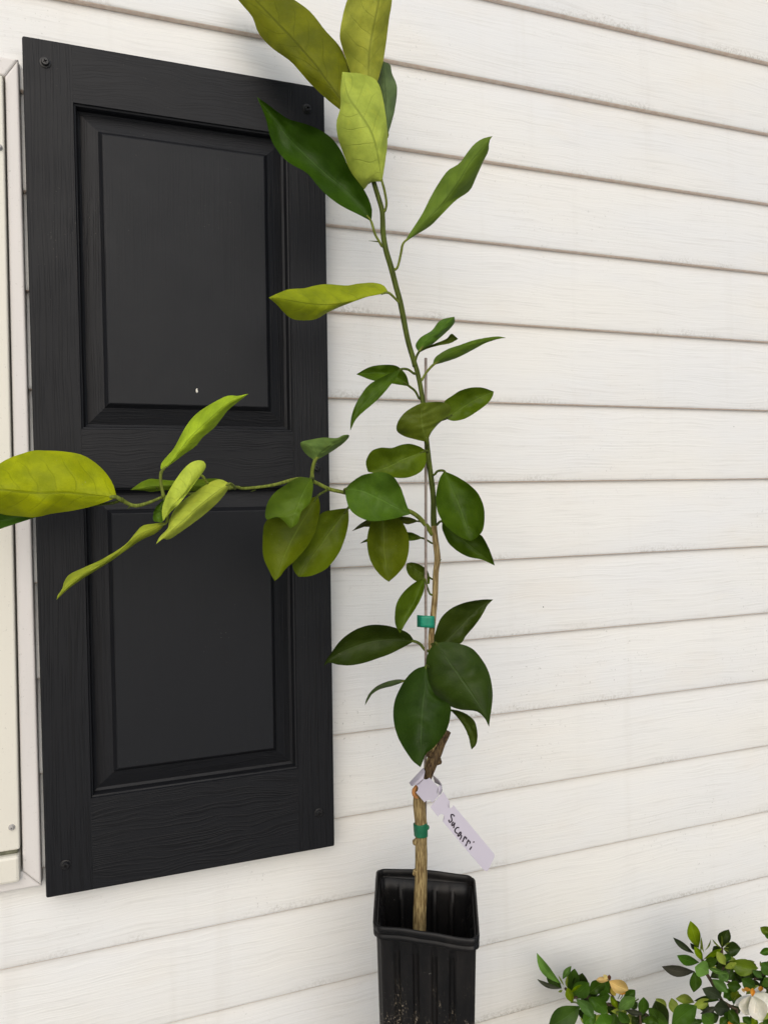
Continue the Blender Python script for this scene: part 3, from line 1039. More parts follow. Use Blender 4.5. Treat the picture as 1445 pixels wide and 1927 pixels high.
# --- left branch, inner leaves
leaf(C4, [(383, 252), (415, 210), (480, 160), (568, 110)],
     [(330, 210), (305, 165), (312, 148), (370, 135), (430, 125), (500, 128), (540, 111)],
     [(440, 222), (490, 192), (540, 155), (568, 124)], (104, 124, 74), UNDER, .748, -.035, .004, .010, pet=[(370, 300), (368, 345)], petr=1.5)
leaf(C4, [(365, 345), (320, 430), (280, 530), (250, 620)],
     [(290, 343), (220, 385), (160, 430), (122, 490), (118, 570), (175, 556), (215, 580)],
     [(374, 385), (366, 450), (350, 490), (310, 530), (290, 590)], (78, 110, 46), TOP, .738, -.03, -.01, -.008, pet=[(372, 352)])
leaf(C4, [(400, 442), (330, 560), (240, 720), (165, 906)],
     [(330, 465), (230, 520), (118, 580), (100, 690), (105, 780), (140, 860)],
     [(412, 500), (400, 580), (380, 650), (340, 720), (280, 790), (225, 840), (195, 880)], (86, 108, 18), TOP, .752, -.03, .004, -.008, pet=[(425, 425), (450, 410)])
leaf(C4, [(565, 508), (480, 620), (380, 760), (293, 882)],
     [(490, 518), (415, 540), (340, 640), (290, 730), (262, 810), (270, 850)],
     [(566, 590), (545, 680), (510, 760), (450, 835), (390, 868), (340, 882)], (82, 106, 20), TOP, .764, -.016, .004, -.006, pet=[(585, 480), (620, 450)])
leaf(C4, [(548, 405), (640, 415), (720, 452), (810, 500), (905, 540)],
     [(580, 370), (640, 330), (700, 318), (760, 315), (810, 340), (845, 390), (865, 440), (885, 500)],
     [(552, 450), (570, 510), (610, 550), (680, 579), (760, 576), (840, 560)], (70, 108, 48), TOP, .750, -.012, -.006, -.008, .006, pet=[(545, 420)])
leaf(C4, [(755, 548), (757, 650), (760, 760), (785, 910)],
     [(700, 565), (672, 640), (667, 710), (680, 780), (710, 840), (750, 885)],
     [(830, 555), (878, 620), (895, 690), (890, 760), (870, 820), (830, 870)], (80, 100, 18), TOP, .770, -.03, .004, -.008, pet=[(770, 500)])
leaf(C4, [(950, 581), (860, 575), (720, 590), (583, 635)],
     [(900, 560), (840, 555), (700, 565), (640, 588)],
     [(890, 597), (840, 592), (690, 610), (640, 613)], (70, 84, 48), TOP, TD + .012, .03, 0, -.003, pet=[(975, 588)], petr=.7)
leaf(C4, [(970, 673), (880, 662), (760, 670), (628, 702)],
     [(930, 650), (885, 639), (760, 645), (665, 677)],
     [(930, 684), (890, 688), (760, 700), (665, 693)], (66, 94, 24), TOP, TD + .010, .03, 0, -.003, pet=[(995, 685), (1020, 700)], petr=.8)
leaf(C4, [(1085, 308), (1140, 430), (1190, 560), (1235, 690)],
     [(1060, 350), (1042, 430), (1045, 510), (1075, 580), (1120, 630), (1180, 670)],
     [(1150, 335), (1220, 380), (1270, 430), (1300, 500), (1305, 570), (1295, 630), (1270, 662)], (62, 94, 20), TOP, TD - .010, -.02, -.004, -.009, pet=[(1050, 308), (1032, 328)])
leaf(C4, [(1075, 582), (1160, 660), (1260, 740), (1360, 822)],
     [(1074, 620), (1085, 650), (1110, 700), (1160, 745), (1220, 775), (1290, 790)],
     [(1150, 595), (1230, 640), (1285, 655), (1320, 710), (1345, 770)], (62, 92, 20), TOP, TD + .004, .004, 0, -.007, pet=[(1060, 585), (1045, 600)])
leaf(C4, [(1008, 888), (960, 860), (882, 810)],
     [(1004, 922), (975, 915), (930, 905), (895, 875), (880, 840)],
     [(992, 845), (950, 815), (910, 804)], (78, 104, 38), TOP, TD + .006, .012, 0, -.004, pet=[(1020, 895)], petr=.8)
leaf(C4, [(977, 890), (930, 1000), (880, 1100), (845, 1192)],
     [(930, 910), (870, 960), (830, 1020), (818, 1080), (820, 1140)],
     [(977, 950), (955, 1010), (920, 1070), (880, 1130)], (74, 104, 24), TOP, TD - .004, -.014, 0, -.006, pet=[(992, 935), (1010, 978)], petr=.8)
# --- lower leaves
leaf(C5, [(720, 386), (600, 375), (480, 380), (370, 402), (270, 440), (180, 485), (105, 556)],
     [(690, 340), (640, 310), (540, 280), (440, 273), (360, 290), (280, 330), (210, 390), (160, 460), (122, 515)],
     [(640, 430), (560, 470), (480, 500), (390, 530), (290, 550), (200, 545), (145, 530)], (46, 66, 26), TOP, TD - .004, -.012, -.006, -.008, pet=[(760, 405), (800, 450)], petr=1.2)
leaf(C5, [(890, 430), (990, 335), (1080, 240), (1170, 155), (1256, 102)],
     [(855, 380), (868, 310), (900, 230), (960, 170), (1040, 130), (1120, 110), (1200, 101)],
     [(1030, 402), (1070, 350), (1130, 280), (1180, 210), (1215, 145)], (50, 70, 26), TOP, TD + .006, .012, 0, -.008)
leaf(C5, [(865, 394), (950, 520), (1040, 640), (1130, 770), (1190, 870), (1228, 968)],
     [(820, 450), (800, 530), (810, 620), (830, 700), (880, 770), (950, 820), (1030, 850), (1140, 862), (1195, 905)],
     [(950, 390), (1040, 405), (1120, 440), (1180, 510), (1220, 580), (1245, 670), (1253, 760), (1245, 840), (1236, 900)], (44, 68, 24), TOP, TD - .014, -.026, -.004, .008, .006)
leaf(C5, [(800, 552), (795, 680), (775, 850), (768, 1050), (762, 1242)],
     [(730, 575), (670, 630), (620, 710), (585, 800), (578, 890), (590, 980), (620, 1060), (660, 1130), (710, 1200)],
     [(820, 640), (850, 730), (905, 780), (965, 820), (966, 890), (945, 980), (900, 1050), (850, 1110), (800, 1150), (780, 1200)], (42, 70, 30), TOP, TD - .024, -.030, -.006, -.010, .005)
leaf(C5, [(680, 650), (560, 677), (460, 715), (385, 822)],
     [(600, 645), (520, 665), (460, 695), (415, 740), (393, 785)],
     [(580, 688), (500, 708), (450, 734), (412, 768)], (84, 98, 70), UNDER, TD + .012, .03, 0, .004, pet=[(780, 640), (830, 660)], petr=.8)
leaf(C5, [(955, 845), (1050, 910), (1110, 1000), (1110, 1122)],
     [(1010, 900), (1060, 970), (1090, 1040), (1100, 1090)],
     [(1030, 860), (1090, 890), (1130, 930), (1145, 980), (1150, 1040), (1138, 1090)], (62, 84, 42), TOP, TD + .006, -.012, -.006, -.003, pet=[(910, 830), (880, 830)], petr=.8)
# --- bright young leaves at the end of the left branch
leaf(C3, [(665, 650), (500, 637), (370, 625), (230, 628), (100, 618), (0, 606), (-170, 612)],
     [(560, 690), (430, 722), (300, 742), (200, 763), (100, 756), (0, 742), (-100, 695)],
     [(640, 570), (600, 510), (550, 460), (490, 420), (430, 400), (340, 388), (260, 385), (190, 385), (120, 405), (60, 425), (0, 458), (-100, 530)], (154, 157, 4), UNDER, .690, -.035, .006, .010, .006, pet=[(690, 668)], petr=1.4)
leaf(C3, [(330, 728), (185, 748), (0, 785), (-160, 850)],
     [(185, 770), (100, 797), (0, 831), (-100, 868)],
     [(150, 725), (0, 738), (-100, 770)], (62, 104, 50), TOP, .706, .012, 0, -.005, pet=[(480, 700), (650, 680)])
leaf(C3, [(916, 506), (985, 430), (1080, 310), (1180, 215), (1290, 120), (1409, 63)],
     [(912, 465), (940, 425), (985, 375), (1020, 310), (1060, 240), (1110, 180), (1180, 130), (1285, 76), (1345, 75)],
     [(960, 470), (1040, 410), (1110, 360), (1150, 310), (1220, 250), (1290, 160), (1350, 110)], (164, 184, 52), UNDER, .704, -.014, .004, .010, pet=[(912, 560), (925, 630)], petr=1.2)
leaf(C3, [(1330, 590), (1150, 585), (950, 582), (740, 608)],
     [(1200, 606), (1100, 616), (950, 608), (860, 619), (820, 612)],
     [(1250, 548), (1180, 544), (1000, 555), (900, 548), (850, 545), (800, 565)], (104, 124, 24), UNDER, .736, .006, 0, .006)
leaf(C3, [(935, 655), (915, 720), (895, 790)],
     [(885, 705), (869, 750), (872, 783)],
     [(936, 720), (922, 788)], (70, 108, 44), TOP, .707, -.01, 0, -.003)
leaf(C3, [(945, 792), (870, 828), (780, 868), (640, 985), (480, 1080), (380, 1155), (322, 1231)],
     [(880, 798), (810, 810), (770, 850), (720, 910), (650, 960), (560, 1010), (450, 1060), (390, 1090), (365, 1130), (352, 1175), (332, 1195)],
     [(890, 850), (800, 893), (700, 962), (600, 1030), (500, 1092), (420, 1145), (365, 1190)], (148, 154, 50), UNDER, .702, -.03, .008, .004, pet=[(955, 720), (945, 660)])
leaf(C3, [(1140, 525), (1100, 560), (1040, 640), (980, 700), (925, 786)],
     [(1168, 475), (1150, 443), (1100, 445), (1050, 480), (1000, 545), (960, 610), (925, 690), (919, 740)],
     [(1118, 552), (1082, 602), (1052, 642), (1012, 692), (970, 732)], (176, 186, 78), UNDER, .700, -.008, -.008, .004, pet=[(1170, 560), (1200, 605)])
leaf(C3, [(1302, 572), (1230, 620), (1130, 700), (1030, 790), (885, 916)],
     [(1250, 548), (1200, 560), (1120, 610), (1050, 660), (990, 720), (960, 780), (952, 825), (905, 875)],
     [(1282, 622), (1232, 682), (1162, 745), (1090, 800), (1020, 850), (960, 888), (925, 885)], (174, 180, 76), UNDER, .700, -.012, -.006, .010, pet=[(1330, 590)])

# thorns
def thorn(a, b_, d):
    b3 = bmesh.new()
    tube(b3, path3([a, b_], [d, d - .004], 4), [.0008, .0006, .0004, .0001], 6)
    finish(b3, 'thorn', tree, [M_STEM])
thorn((715, 455), (693, 453), TD)
thorn((824, 1058), (831, 1052), TD)
thorn((598, 932), (611, 927), .757)
thorn((246, 953), (240, 958), .699)
thorn((297, 920), (293, 915), .703)
thorn((481, 922), (472, 925), .742)

# ------------------------------------------------------------------ stake, ties, tag
b2 = bmesh.new()
stake_px = [(801, 674), (801, 900), (801, 1160), (801, 1300), (800, 1440), (800, 1520), (799, 1640), (798, 1800)]
stake_d = [TD + .0105, TD + .0025, TD - .003, TD + .001, TD + .008, TD + .0125, TD + .013, TD + .013]
tube(b2, path3(stake_px, stake_d, 60), [px2m(2.7, TD)] * 60, 12, .03)
stake = finish(b2, 'plant_stake', None, [M_STAKE])
tag(stake, 'thin grey metal stake standing in the pot beside the green stem', 'stake')

# upper tie: a loop of flat tape round stake and stem with a loose end
b2 = bmesh.new()
d = TD
loop = [(784.5, d + .002), (792, d - .0055), (801, d - .0062), (811, d - .0068), (817.5, d - .003), (818, d + .002), (812, d + .0065), (801, d + .004), (796, d + .001)]
pts = catmull([(x, dd * 1e4, 0) for x, dd in loop], 40)
rows = []
for i, p in enumerate(pts):
    x, dd = p.x, p.y / 1e4
    sl_ = .10 * (801 - x) * .6 if i < 10 else 0
    rows.append([b2.verts.new(at(x, y - sl_ * .3, dd)) for y in (1158.5 + (x - 801) * .06, 1164, 1170, 1176, 1181.0 + (x - 801) * .05)])
for a, b_ in zip(rows, rows[1:]):
    for j in range(4):
        b2.faces.new((a[j], a[j + 1], b_[j + 1], b_[j]))
tie = finish(b2, 'plant_tie', None, [M_TAPE], recalc=False)
md = tie.modifiers.new('thick', 'SOLIDIFY')
md.thickness = .0003
tag(tie, 'bright green tape tie holding the stem to the metal stake', 'plant tie')

b2 = bmesh.new()
wrap = path3([(790.5, 1549), (791, 1553), (791.5, 1560), (792, 1568), (792, 1572.5)], [TD] * 5, 14)
tube(b2, wrap, lerp_list([px2m(r, TD) for r in (13.0, 13.2, 13.2, 13.0, 12.8)], 14), 28, .05, 31)
bmesh.ops.create_icosphere(b2, subdivisions=3, radius=px2m(5, TD), matrix=Matrix.Translation(at(803, 1557, TD - .001)))
t2 = finish(b2, 'grafting_tape', None, [M_TAPE2])
tag(t2, 'dark green tape wrapped round the woody trunk just above the pot', 'tape')

label_o = empty('plant_label', at(800, 1500, TD - .012), 'white plastic plant tag with handwritten name looped round the trunk', 'plant tag')
def plate(name, px, dfun, parent, mats, th=.0005):
    b3 = bmesh.new()
    fr = [b3.verts.new(at(x, y, dfun(x, y))) for x, y in px]
    bk = [b3.verts.new(at(x, y, dfun(x, y) + th)) for x, y in px]
    b3.faces.new(fr)
    b3.faces.new(bk[::-1])
    n = len(px)
    for i in range(n):
        b3.faces.new((fr[i], bk[i], bk[(i + 1) % n], fr[(i + 1) % n]))
    bmesh.ops.triangulate(b3, faces=[f for f in b3.faces if len(f.verts) > 4])
    return finish(b3, name, parent, mats, smooth=False)
HD = TD - .0165
d_strip = lambda x, y: HD + .001 - .00008 * (x - 825) - .00003 * (y - 1500)
d_head = lambda x, y: HD - .0012 + .00012 * (x - 800) + .00004 * (y - 1480)
strip = plate('writing_strip', CT([(590, 405), (690, 545), (668, 575), (660, 605), (668, 635), (688, 648), (716, 642), (735, 622), (745, 603), (1060, 975), (1345, 1320), (1362, 1345), (1366, 1370), (1360, 1395), (1270, 1588), (1255, 1598), (1235, 1600), (1200, 1580), (880, 1205), (585, 850),
                               (606, 820), (610, 790), (602, 758), (580, 738), (556, 738), (530, 755), (512, 778), (395, 630)]), d_strip, label_o, [M_TAG])
plate('loop_face', CT([(240, 290), (280, 230), (298, 205), (322, 217), (350, 212), (370, 200), (385, 188), (520, 330), (492, 360), (485, 385), (492, 412), (510, 440), (530, 455), (425, 570), (412, 540), (392, 527), (370, 525), (345, 535), (325, 548), (310, 562), (180, 410), (205, 388), (215, 355), (210, 325), (190, 300)]), d_head, label_o, [M_TAG])
# the strap bends back round the trunk on both sides
def strap(name, stations, n=12):
    """stations: (edge point a, edge point b, distance)"""
    b3 = bmesh.new()
    A = catmull([(*s[0], s[2] * 3000) for s in stations], n)
    B = catmull([(*s[1], s[2] * 3000) for s in stations], n)
    rows = []
    for a, b_ in zip(A, B):
        rows.append([b3.verts.new(at(a.x + (b_.x - a.x) * t, a.y + (b_.y - a.y) * t, a.z / 3000)) for t in (0, .5, 1)])
    for a, b_ in zip(rows, rows[1:]):
        for j in range(2):
            b3.faces.new((a[j], a[j + 1], b_[j + 1], b_[j]))
    o = finish(b3, name, label_o, [M_TAG], recalc=False)
    md = o.modifiers.new('thick', 'SOLIDIFY')
    md.thickness = .0005
    return o
q = lambda x, y: CT([(x, y)])[0]
strap('loop_strap', [(q(298, 205), q(190, 300), HD - .0008), (q(312, 120), q(150, 298), HD + .001), (q(318, 90), q(118, 318), HD + .004), (q(296, 45), q(85, 270), HD + .009), (q(300, 60), q(90, 280), HD + .016), (q(340, 110), q(130, 320), HD + .024)])
strap('loop_strap', [(q(520, 330), q(528, 452), HD + .0022), (q(550, 300), q(556, 430), HD + .004), (q(572, 315), q(578, 385), HD + .007), (q(560, 270), q(576, 350), HD + .011), (q(520, 215), q(545, 300), HD + .017), (q(440, 150), q(470, 260), HD + .025)])
strokes = [
    [(762, 772), (742, 748), (714, 748), (712, 780), (724, 822), (712, 850), (692, 862), (680, 846), (678, 822)],
    [(742, 852), (722, 892), (728, 912), (752, 892), (768, 866)], [(770, 868), (758, 905), (748, 948)],
    [(832, 945), (808, 940), (782, 958), (768, 988), (780, 1016), (810, 1030)],
    [(862, 1006), (836, 1024), (812, 1060), (822, 1072), (848, 1050), (866, 1016)], [(862, 1050), (866, 1078), (846, 1120)],
    [(922, 1070), (906, 1104), (882, 1156)], [(900, 1108), (926, 1086), (942, 1098), (938, 1118)],
    [(972, 1122), (954, 1168), (930, 1222)], [(952, 1160), (976, 1142), (996, 1158), (990, 1182)],
    [(1022, 1228), (1008, 1252), (992, 1274)], [(1047, 1152), (1056, 1166)]]
b2 = bmesh.new()
for sx in strokes:
    px = CT(sx)
    P = [at(x, y, d_strip(x, y) - .0001) for x, y in px]
    n = max(6, len(P) * 5)
    tube(b2, catmull(P, n), [px2m(1.3 if len(sx) > 2 else 1.6, .75) * (1 + .25 * noise.noise(Vector((i * .4, sx[0][0], 0)))) for i in range(n)], 6)
ink = finish(b2, 'lettering', strip, [M_INK])

# ------------------------------------------------------------------ gardenia at the foot of the wall
gb = at(1330, 2100, 1.0)
gard = empty('gardenia_shrub', (gb.x, gb.y, 0), 'low glossy green gardenia bush flowering at the foot of the siding', 'shrub')
GD = .97
TONES = {'d': (54, 78, 22), 'm': (66, 102, 22), 'l': (98, 134, 58), 'b': (132, 160, 14), 'g': (70, 82, 56), 'p': (74, 78, 62), 'o': (206, 150, 50), 'n': (112, 134, 26)}
def gleaf(cv, a, b_, wd, tone='m', d=GD, dt=0.0, cup=-.004, bendk=.1, name='leaf', rgb=None, thick=.0004, shape=-.26, parent=None, n=11):
    (ax, ay), (bx, by) = cv([a, b_])
    k = (cv([(1, 0)])[0][0] - cv([(0, 0)])[0][0])
    W = wd * k * .58
    dx, dy = bx - ax, by - ay
    L = math.hypot(dx, dy)
    nx, ny = -dy / L, dx / L
    _ln[0] += 1
    bend = bendk * L * rnd.uniform(-1, 1)
    Lp, Rp, M_ = [], [], []
    for i in range(0, 9):
        t = i / 8
        mx, my = ax + dx * t + nx * bend * 4 * t * (1 - t), ay + dy * t + ny * bend * 4 * t * (1 - t)
        M_.append((mx, my))
        if 0 < i < 8:
            wv = W * (math.sin(math.pi * t ** (.82 - shape)) ** (.95 if name == 'leaf' else .8))
            Lp.append((mx + nx * wv, my + ny * wv))
            Rp.append((mx - nx * wv, my - ny * wv))
    b3 = blade(Lp, Rp, M_, d, dt, 0, cup, .004, thick, n=n, mc=3, seed=_ln[0] * 2.1, ser=.25)
    c = rgb or TONES[tone]
    c = tuple(max(0, min(255, int(round(v * j / 6.0) * 6))) for v, j in zip(c, [rnd.choice((.88, 1.0, 1.12))] * 3))
    fm = M_SPROUT if wd < 30 and name == 'leaf' else leaf_material(c, 1, .36 if name == 'leaf' else .6, 'g', .15)
    me = bpy.data.meshes.new(name)
    b3.to_mesh(me)
    b3.free()
    return link(name, me, parent or gard, [fm, leaf_material(tuple(min(255, int(v * .8 + 25)) for v in c), -1, .5, 'g', .15) if name == 'leaf' else fm])

M_SPROUT = plain_material('fresh_sprout', lin((150, 166, 66)), .5, lin((112, 132, 40)), .5, 90)
LG1 = [((335, 430), (58, 78), 92, 'l', .95, -.01), ((345, 482), (60, 375), 48, 'p', .94, -.02), ((340, 478), (165, 348), 95, 'd', .955, .0), ((350, 380), (448, 226), 62, 'l', .955, .0),
       ((430, 530), (487, 256), 135, 'd', .965, .0), ((500, 560), (574, 306), 160, 'd', .968, .0), ((440, 570), (652, 415), 180, 'm', .952, -.01), ((600, 660), (640, 480), 130, 'd', .962, 0), ((610, 570), (770, 500), 120, 'd', .962, 0), ((700, 640), (830, 590), 110, 'd', .96, 0), ((560, 640), (680, 700), 120, 'd', .958, 0), ((900, 700), (1010, 640), 110, 'd', .962, 0), ((1100, 700), (1200, 640), 90, 'd', .96, 0), ((1180, 850), (1330, 780), 120, 'd', .96, 0), ((550, 682), (188, 930), 240, 'd', .94, -.02),
       ((500, 600), (703, 826), 115, 'l', .935, -.02), ((640, 580), (852, 772), 150, 'm', .94, -.02), ((650, 545), (835, 420), 145, 'm', .95, -.005), ((890, 548), (800, 345), 110, 'm', .955, 0),
       ((750, 600), (888, 565), 120, 'm', .945, -.01), ((975, 720), (1178, 585), 135, 'l', .94, -.01), ((1035, 595), (1172, 498), 110, 'm', .955, 0), ((980, 740), (1112, 868), 100, 'm', .935, -.02),
       ((1050, 722), (1262, 772), 62, 'p', .94, -.01), ((1250, 790), (1266, 578), 112, 'm', .948, -.01), ((1425, 850), (1322, 700), 90, 'm', .945, -.01), ((1250, 850), (1440, 880), 110, 'm', .94, -.01),
       ((470, 650), (405, 470), 80, 'b', .945, -.01), ((405, 480), (410, 340), 26, 'b', .945, 0), ((440, 540), (565, 440), 34, 'b', .94, -.01), ((350, 500), (300, 520), 26, 'b', .94, 0), ((300, 330), (365, 450), 16, 'b', .945, 0),
       ((700, 790), (568, 830), 95, 'd', .955, 0), ((730, 775), (585, 890), 150, 'm', .94, -.01), ((790, 760), (870, 920), 190, 'm', .938, -.015), ((890, 560), (985, 715), 60, 'b', .945, 0),
       ((940, 760), (900, 930), 130, 'd', .95, 0), ((580, 690), (570, 825), 70, 'd', .96, 0), ((660, 520), (560, 620), 110, 'g', .958, 0), ((860, 640), (960, 800), 120, 'd', .965, 0), ((1010, 780), (1060, 930), 130, 'd', .955, 0), ((1130, 800), (1230, 930), 120, 'd', .96, 0)]
LG2 = [((600, 415), (502, 82), 135, 'b', .955, 0), ((550, 480), (293, 283), 66, 'g', .955, -.01), ((612, 585), (340, 500), 112, 'm', .945, -.015), ((560, 695), (156, 634), 120, 'p', .94, -.02),
       ((728, 718), (556, 640), 185, 'l', .93, -.015), ((545, 690), (542, 948), 132, 'm', .945, 0), ((650, 610), (832, 552), 112, 'm', .938, -.015), ((650, 570), (548, 390), 72, 'b', .945, 0),
       ((665, 545), (884, 418), 62, 'b', .942, -.01), ((668, 470), (638, 275), 26, 'n', .945, 0), ((680, 440), (748, 306), 18, 'n', .945, 0), ((630, 470), (630, 345), 16, 'n', .945, 0), ((885, 410), (968, 186), 140, 'd', .965, 0),
       ((880, 405), (880, 258), 14, 'n', .95, 0), ((890, 405), (1002, 335), 16, 'n', .95, 0), ((865, 405), (768, 303), 18, 'n', .95, 0), ((900, 410), (972, 408), 14, 'n', .948, 0), ((900, 420), (970, 455), 14, 'n', .948, 0), ((900, 425), (1112, 420), 160, 'd', .958, 0),
       ((880, 500), (1003, 540), 84, 'm', .945, -.01), ((970, 572), (1324, 656), 185, 'n', .95, -.01), ((700, 640), (945, 722), 54, 'l', .935, -.01), ((740, 770), (1010, 610), 160, 'd', .958, 0),
       ((760, 785), (956, 952), 104, 'l', .932, -.015), ((780, 830), (872, 985), 95, 'd', .945, 0), ((840, 690), (955, 815), 120, 'l', .938, -.01), ((885, 1020), (645, 900), 125, 'g', .942, -.01),
       ((870, 1045), (546, 1050), 72, 'd', .95, 0), ((940, 850), (1118, 882), 125, 'm', .94, -.01), ((1060, 700), (1285, 760), 180, 'd', .965, 0), ((1250, 680), (1372, 775), 72, 'l', .94, -.01),
       ((1500, 760), (1362, 585), 170, 'm', .95, 0), ((1500, 250), (1345, 160), 95, 'n', .955, 0), ((1500, 290), (1400, 260), 60, 'm', .95, 0), ((1500, 430), (1338, 474), 86, 'm', .952, 0), ((1345, 640), (1342, 568), 20, 'l', .95, 0),
       ((240, 1345), (80, 1045), 190, 'd', .945, -.01), ((250, 1350), (-8, 1130), 130, 'm', .935, -.01), ((275, 1350), (582, 1110), 235, 'm', .935, -.01), ((720, 1190), (620, 1062), 105, 'm', .95, 0),
       ((620, 1205), (815, 1120), 85, 'p', .94, 0), ((780, 1350), (640, 1215), 150, 'm', .935, -.01), ((980, 1160), (780, 1140), 170, 'g', .948, 0), ((965, 1150), (1100, 1335), 115, 'm', .935, -.01),
       ((600, 1360), (560, 1270), 120, 'd', .955, 0), ((1240, 1340), (1130, 1245), 90, 'm', .94, 0), ((950, 1310), (1060, 1320), 90, 'o', .935, 0), ((1120, 780), (1290, 880), 130, 'm', .948, 0), ((1040, 900), (900, 1010), 130, 'm', .95, 0),
       ((1080, 930), (1010, 1040), 110, 'n', .945, 0), ((1190, 820), (1360, 900), 120, 'd', .96, 0), ((1400, 760), (1480, 880), 130, 'm', .945, 0), ((1420, 900), (1500, 1010), 120, 'd', .955, 0), ((960, 1080), (870, 1180), 130, 'd', .962, 0),
       ((500, 350), (600, 440), 50, 'g', .96, 0), ((850, 680), (965, 550), 150, 'g', .958, 0), ((900, 790), (1010, 660), 140, 'd', .96, 0), ((1000, 820), (1125, 690), 140, 'd', .965, 0), ((920, 950), (1070, 1010), 130, 'm', .952, 0), ((990, 1010), (1130, 1080), 130, 'd', .955, 0), ((810, 920), (905, 810), 120, 'd', .958, 0), ((1290, 720), (1170, 630), 150, 'd', .968, 0), ((1160, 780), (1070, 640), 140, 'd', .968, 0), ((740, 620), (860, 480), 130, 'd', .965, 0), ((870, 470), (780, 390), 110, 'd', .967, 0), ((960, 460), (1040, 350), 120, 'd', .965, 0), ((1000, 1100), (1100, 1200), 130, 'd', .95, 0), ((700, 1290), (850, 1230), 130, 'd', .948, 0), ((1420, 700), (1300, 800), 120, 'd', .96, 0), ((1330, 860), (1460, 800), 130, 'd', .96, 0), ((900, 1290), (1020, 1190), 130, 'm', .945, 0), ((430, 1340), (600, 1290), 130, 'd', .95, 0), ((1230, 770), (1350, 700), 100, 'd', .967, 0), ((1010, 760), (1110, 830), 100, 'd', .96, 0), ((1300, 1250), (1240, 1360), 100, 'b', .945, 0), ((1380, 1290), (1480, 1350), 120, 'm', .945, 0), ((850, 1340), (960, 1250), 110, 'm', .94, 0)]
for a, b_, wd, tn, d, dt in LG1:
    gleaf(G1, a, b_, wd, tn, d + .035, dt)
for a, b_, wd, tn, d, dt in LG2:
    gleaf(G2, a, b_, wd, tn, d + .05, dt)
# inner and lower foliage
I_ = crop(0, 0, 1.0)
for i in range(150):
    x = rnd.uniform(1075, 1520)
    top = 1900 if x < 1290 else 1815
    if rnd.random() < .3:
        y = rnd.uniform(top, 1940)
    else:
        y = rnd.uniform(1945, 2240)
    th = rnd.uniform(0, 2 * math.pi)
    L = rnd.uniform(24, 42)
    if y < 1940 and x < 1110:
        continue
    gleaf(I_, (x, y), (x + L * math.cos(th), y - L * abs(math.sin(th)) * .8), L * rnd.uniform(.38, .5), rnd.choice('ddmmg'), rnd.uniform(.985, 1.05), rnd.uniform(-.02, .02), n=8)
# woody stems down to the ground
M_GST = bark_material('gardenia_stem', lin((104, 88, 70)), lin((60, 48, 38)), .8, .0005)
M_GST2 = plain_material('gardenia_green_stem', lin((104, 120, 62)), .6, lin((80, 92, 44)), .4)
def gstem(px, ds, r, mtl=M_GST):
    b3 = bmesh.new()
    P = [at(x, y, d) for (x, y), d in zip(px, ds)]
    if px[0][1] > 1950:
        P[0].z = -.01
    tube(b3, catmull(P, 24), lerp_list([r, r * .8, r * .6], 24), 8, .12, px[0][0])
    return finish(b3, 'stem', gard, [mtl])
gstem([(1345, 2050)] + G2([(1060, 1300), (930, 1130), (870, 1020), (770, 840), (680, 690), (650, 560)]), [1.01, 1.0, 1.0, .998, .996, .994, .992], .0032)
gstem([(1350, 2050)] + G2([(1040, 1100), (950, 850), (890, 640), (885, 410)]), [1.02, 1.01, 1.01, 1.008, 1.005], .0028)
gstem([(1365, 2050)] + G2([(1250, 1200), (1240, 990), (1230, 800), (1390, 740), (1500, 420)]), [1.02, 1.005, 1.0, 1.01, 1.01, 1.01], .0028)
gstem([(1190, 2050)] + G1([(960, 900), (900, 700), (640, 580), (480, 600), (380, 480)]), [1.0, .99, .988, .985, .983, .981], .0028)
gstem([(1200, 2050)] + G1([(1000, 860), (980, 700), (905, 560), (890, 400)]), [1.0, .99, .986, .988, .99], .0022)
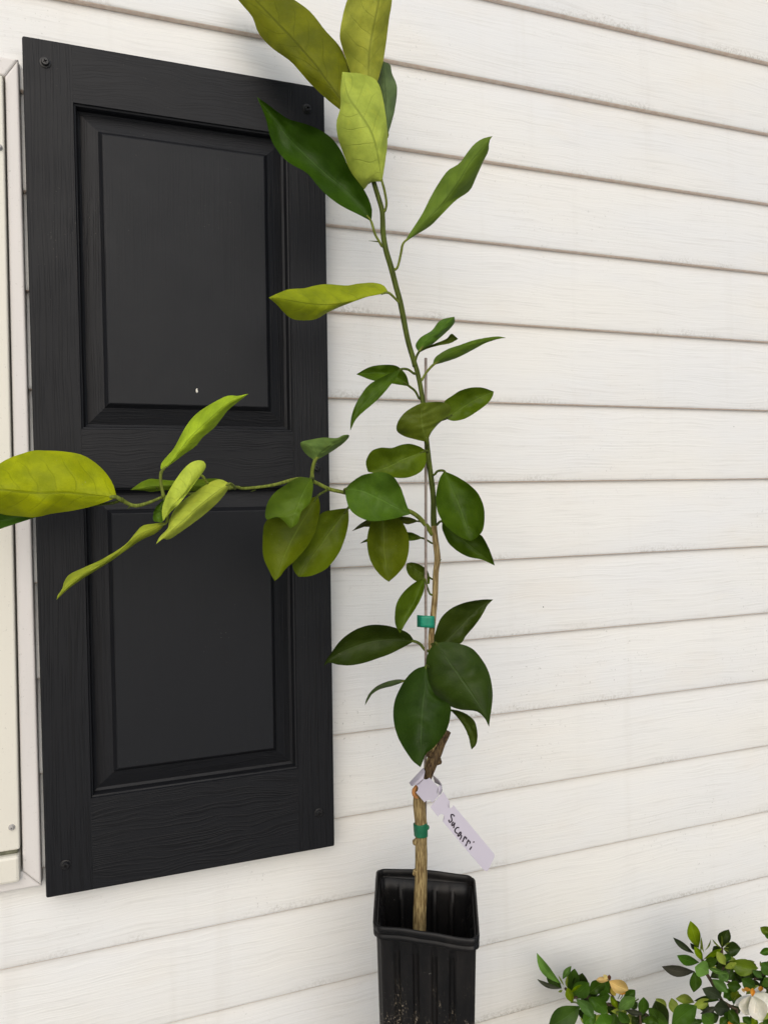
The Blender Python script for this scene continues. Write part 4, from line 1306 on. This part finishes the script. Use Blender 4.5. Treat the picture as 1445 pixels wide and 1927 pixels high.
gstem([(1215, 2050)] + G1([(1230, 900), (1240, 780)]) + G2([(240, 1345)]), [1.0, .985, .985, .985], .0022)
gstem(G1([(960, 760), (1180, 620), (1210, 600)]), [.985, .985, .985], .0012, M_GST2)
gstem(G1([(550, 682), (500, 640), (440, 640)]), [.977, .98, .982], .0012, M_GST2)
# flowers
def petal_flower(cv, petals, d, label):
    fl = None
    for i, (a, b_, wd, rgb, dd, cup) in enumerate(petals):
        o = gleaf(cv, a, b_, wd, d=d + dd, dt=-.006, cup=cup, name='flower' if fl is None else 'petal', rgb=rgb, shape=-.35, parent=None if fl is None else fl, bendk=.05)
        if fl is None:
            fl = o
            fl['label'] = label
    return fl
WHT, CRM, YEL, ORG, BRN = (252, 249, 240), (246, 240, 226), (238, 214, 134), (206, 150, 56), (96, 58, 40)
petal_flower(G2, [((1238, 985), (1170, 1228), 215, WHT, 0, -.006), ((1250, 985), (1365, 1298), 205, WHT, -.004, -.007), ((1262, 960), (1500, 1150), 190, WHT, .004, -.005), ((1238, 975), (1026, 1105), 95, CRM, .003, .004),
                  ((1245, 950), (1420, 930), 100, WHT, .010, .004), ((1250, 1000), (1252, 893), 52, ORG, -.012, -.004), ((1235, 915), (1140, 908), 45, ORG, -.004, 0), ((1160, 950), (1125, 895), 26, YEL, -.004, 0), ((1345, 940), (1352, 868), 56, ORG, .006, -.004)], .965, 'drooping creamy white gardenia flower with an orange throat')
petal_flower(G1, [((875, 395), (1095, 500), 140, YEL, 0, -.006), ((870, 395), (728, 385), 62, YEL, .004, .004), ((865, 380), (812, 325), 40, (236, 214, 150), .004, 0), ((905, 450), (945, 570), 55, (196, 180, 70), .006, 0), ((985, 485), (1058, 545), 62, ORG, .008, 0), ((885, 395), (876, 325), 34, BRN, -.006, -.003)], .965, 'withered yellow gardenia flower')
for a, b_ in (((1000, 530), (975, 600)), ((1030, 545), (1000, 600)), ((1085, 500), (1110, 540))):
    gstem(G1([a, ((a[0] + b_[0]) / 2 + 6, (a[1] + b_[1]) / 2), b_]), [.99] * 3, .0006, M_GST2)
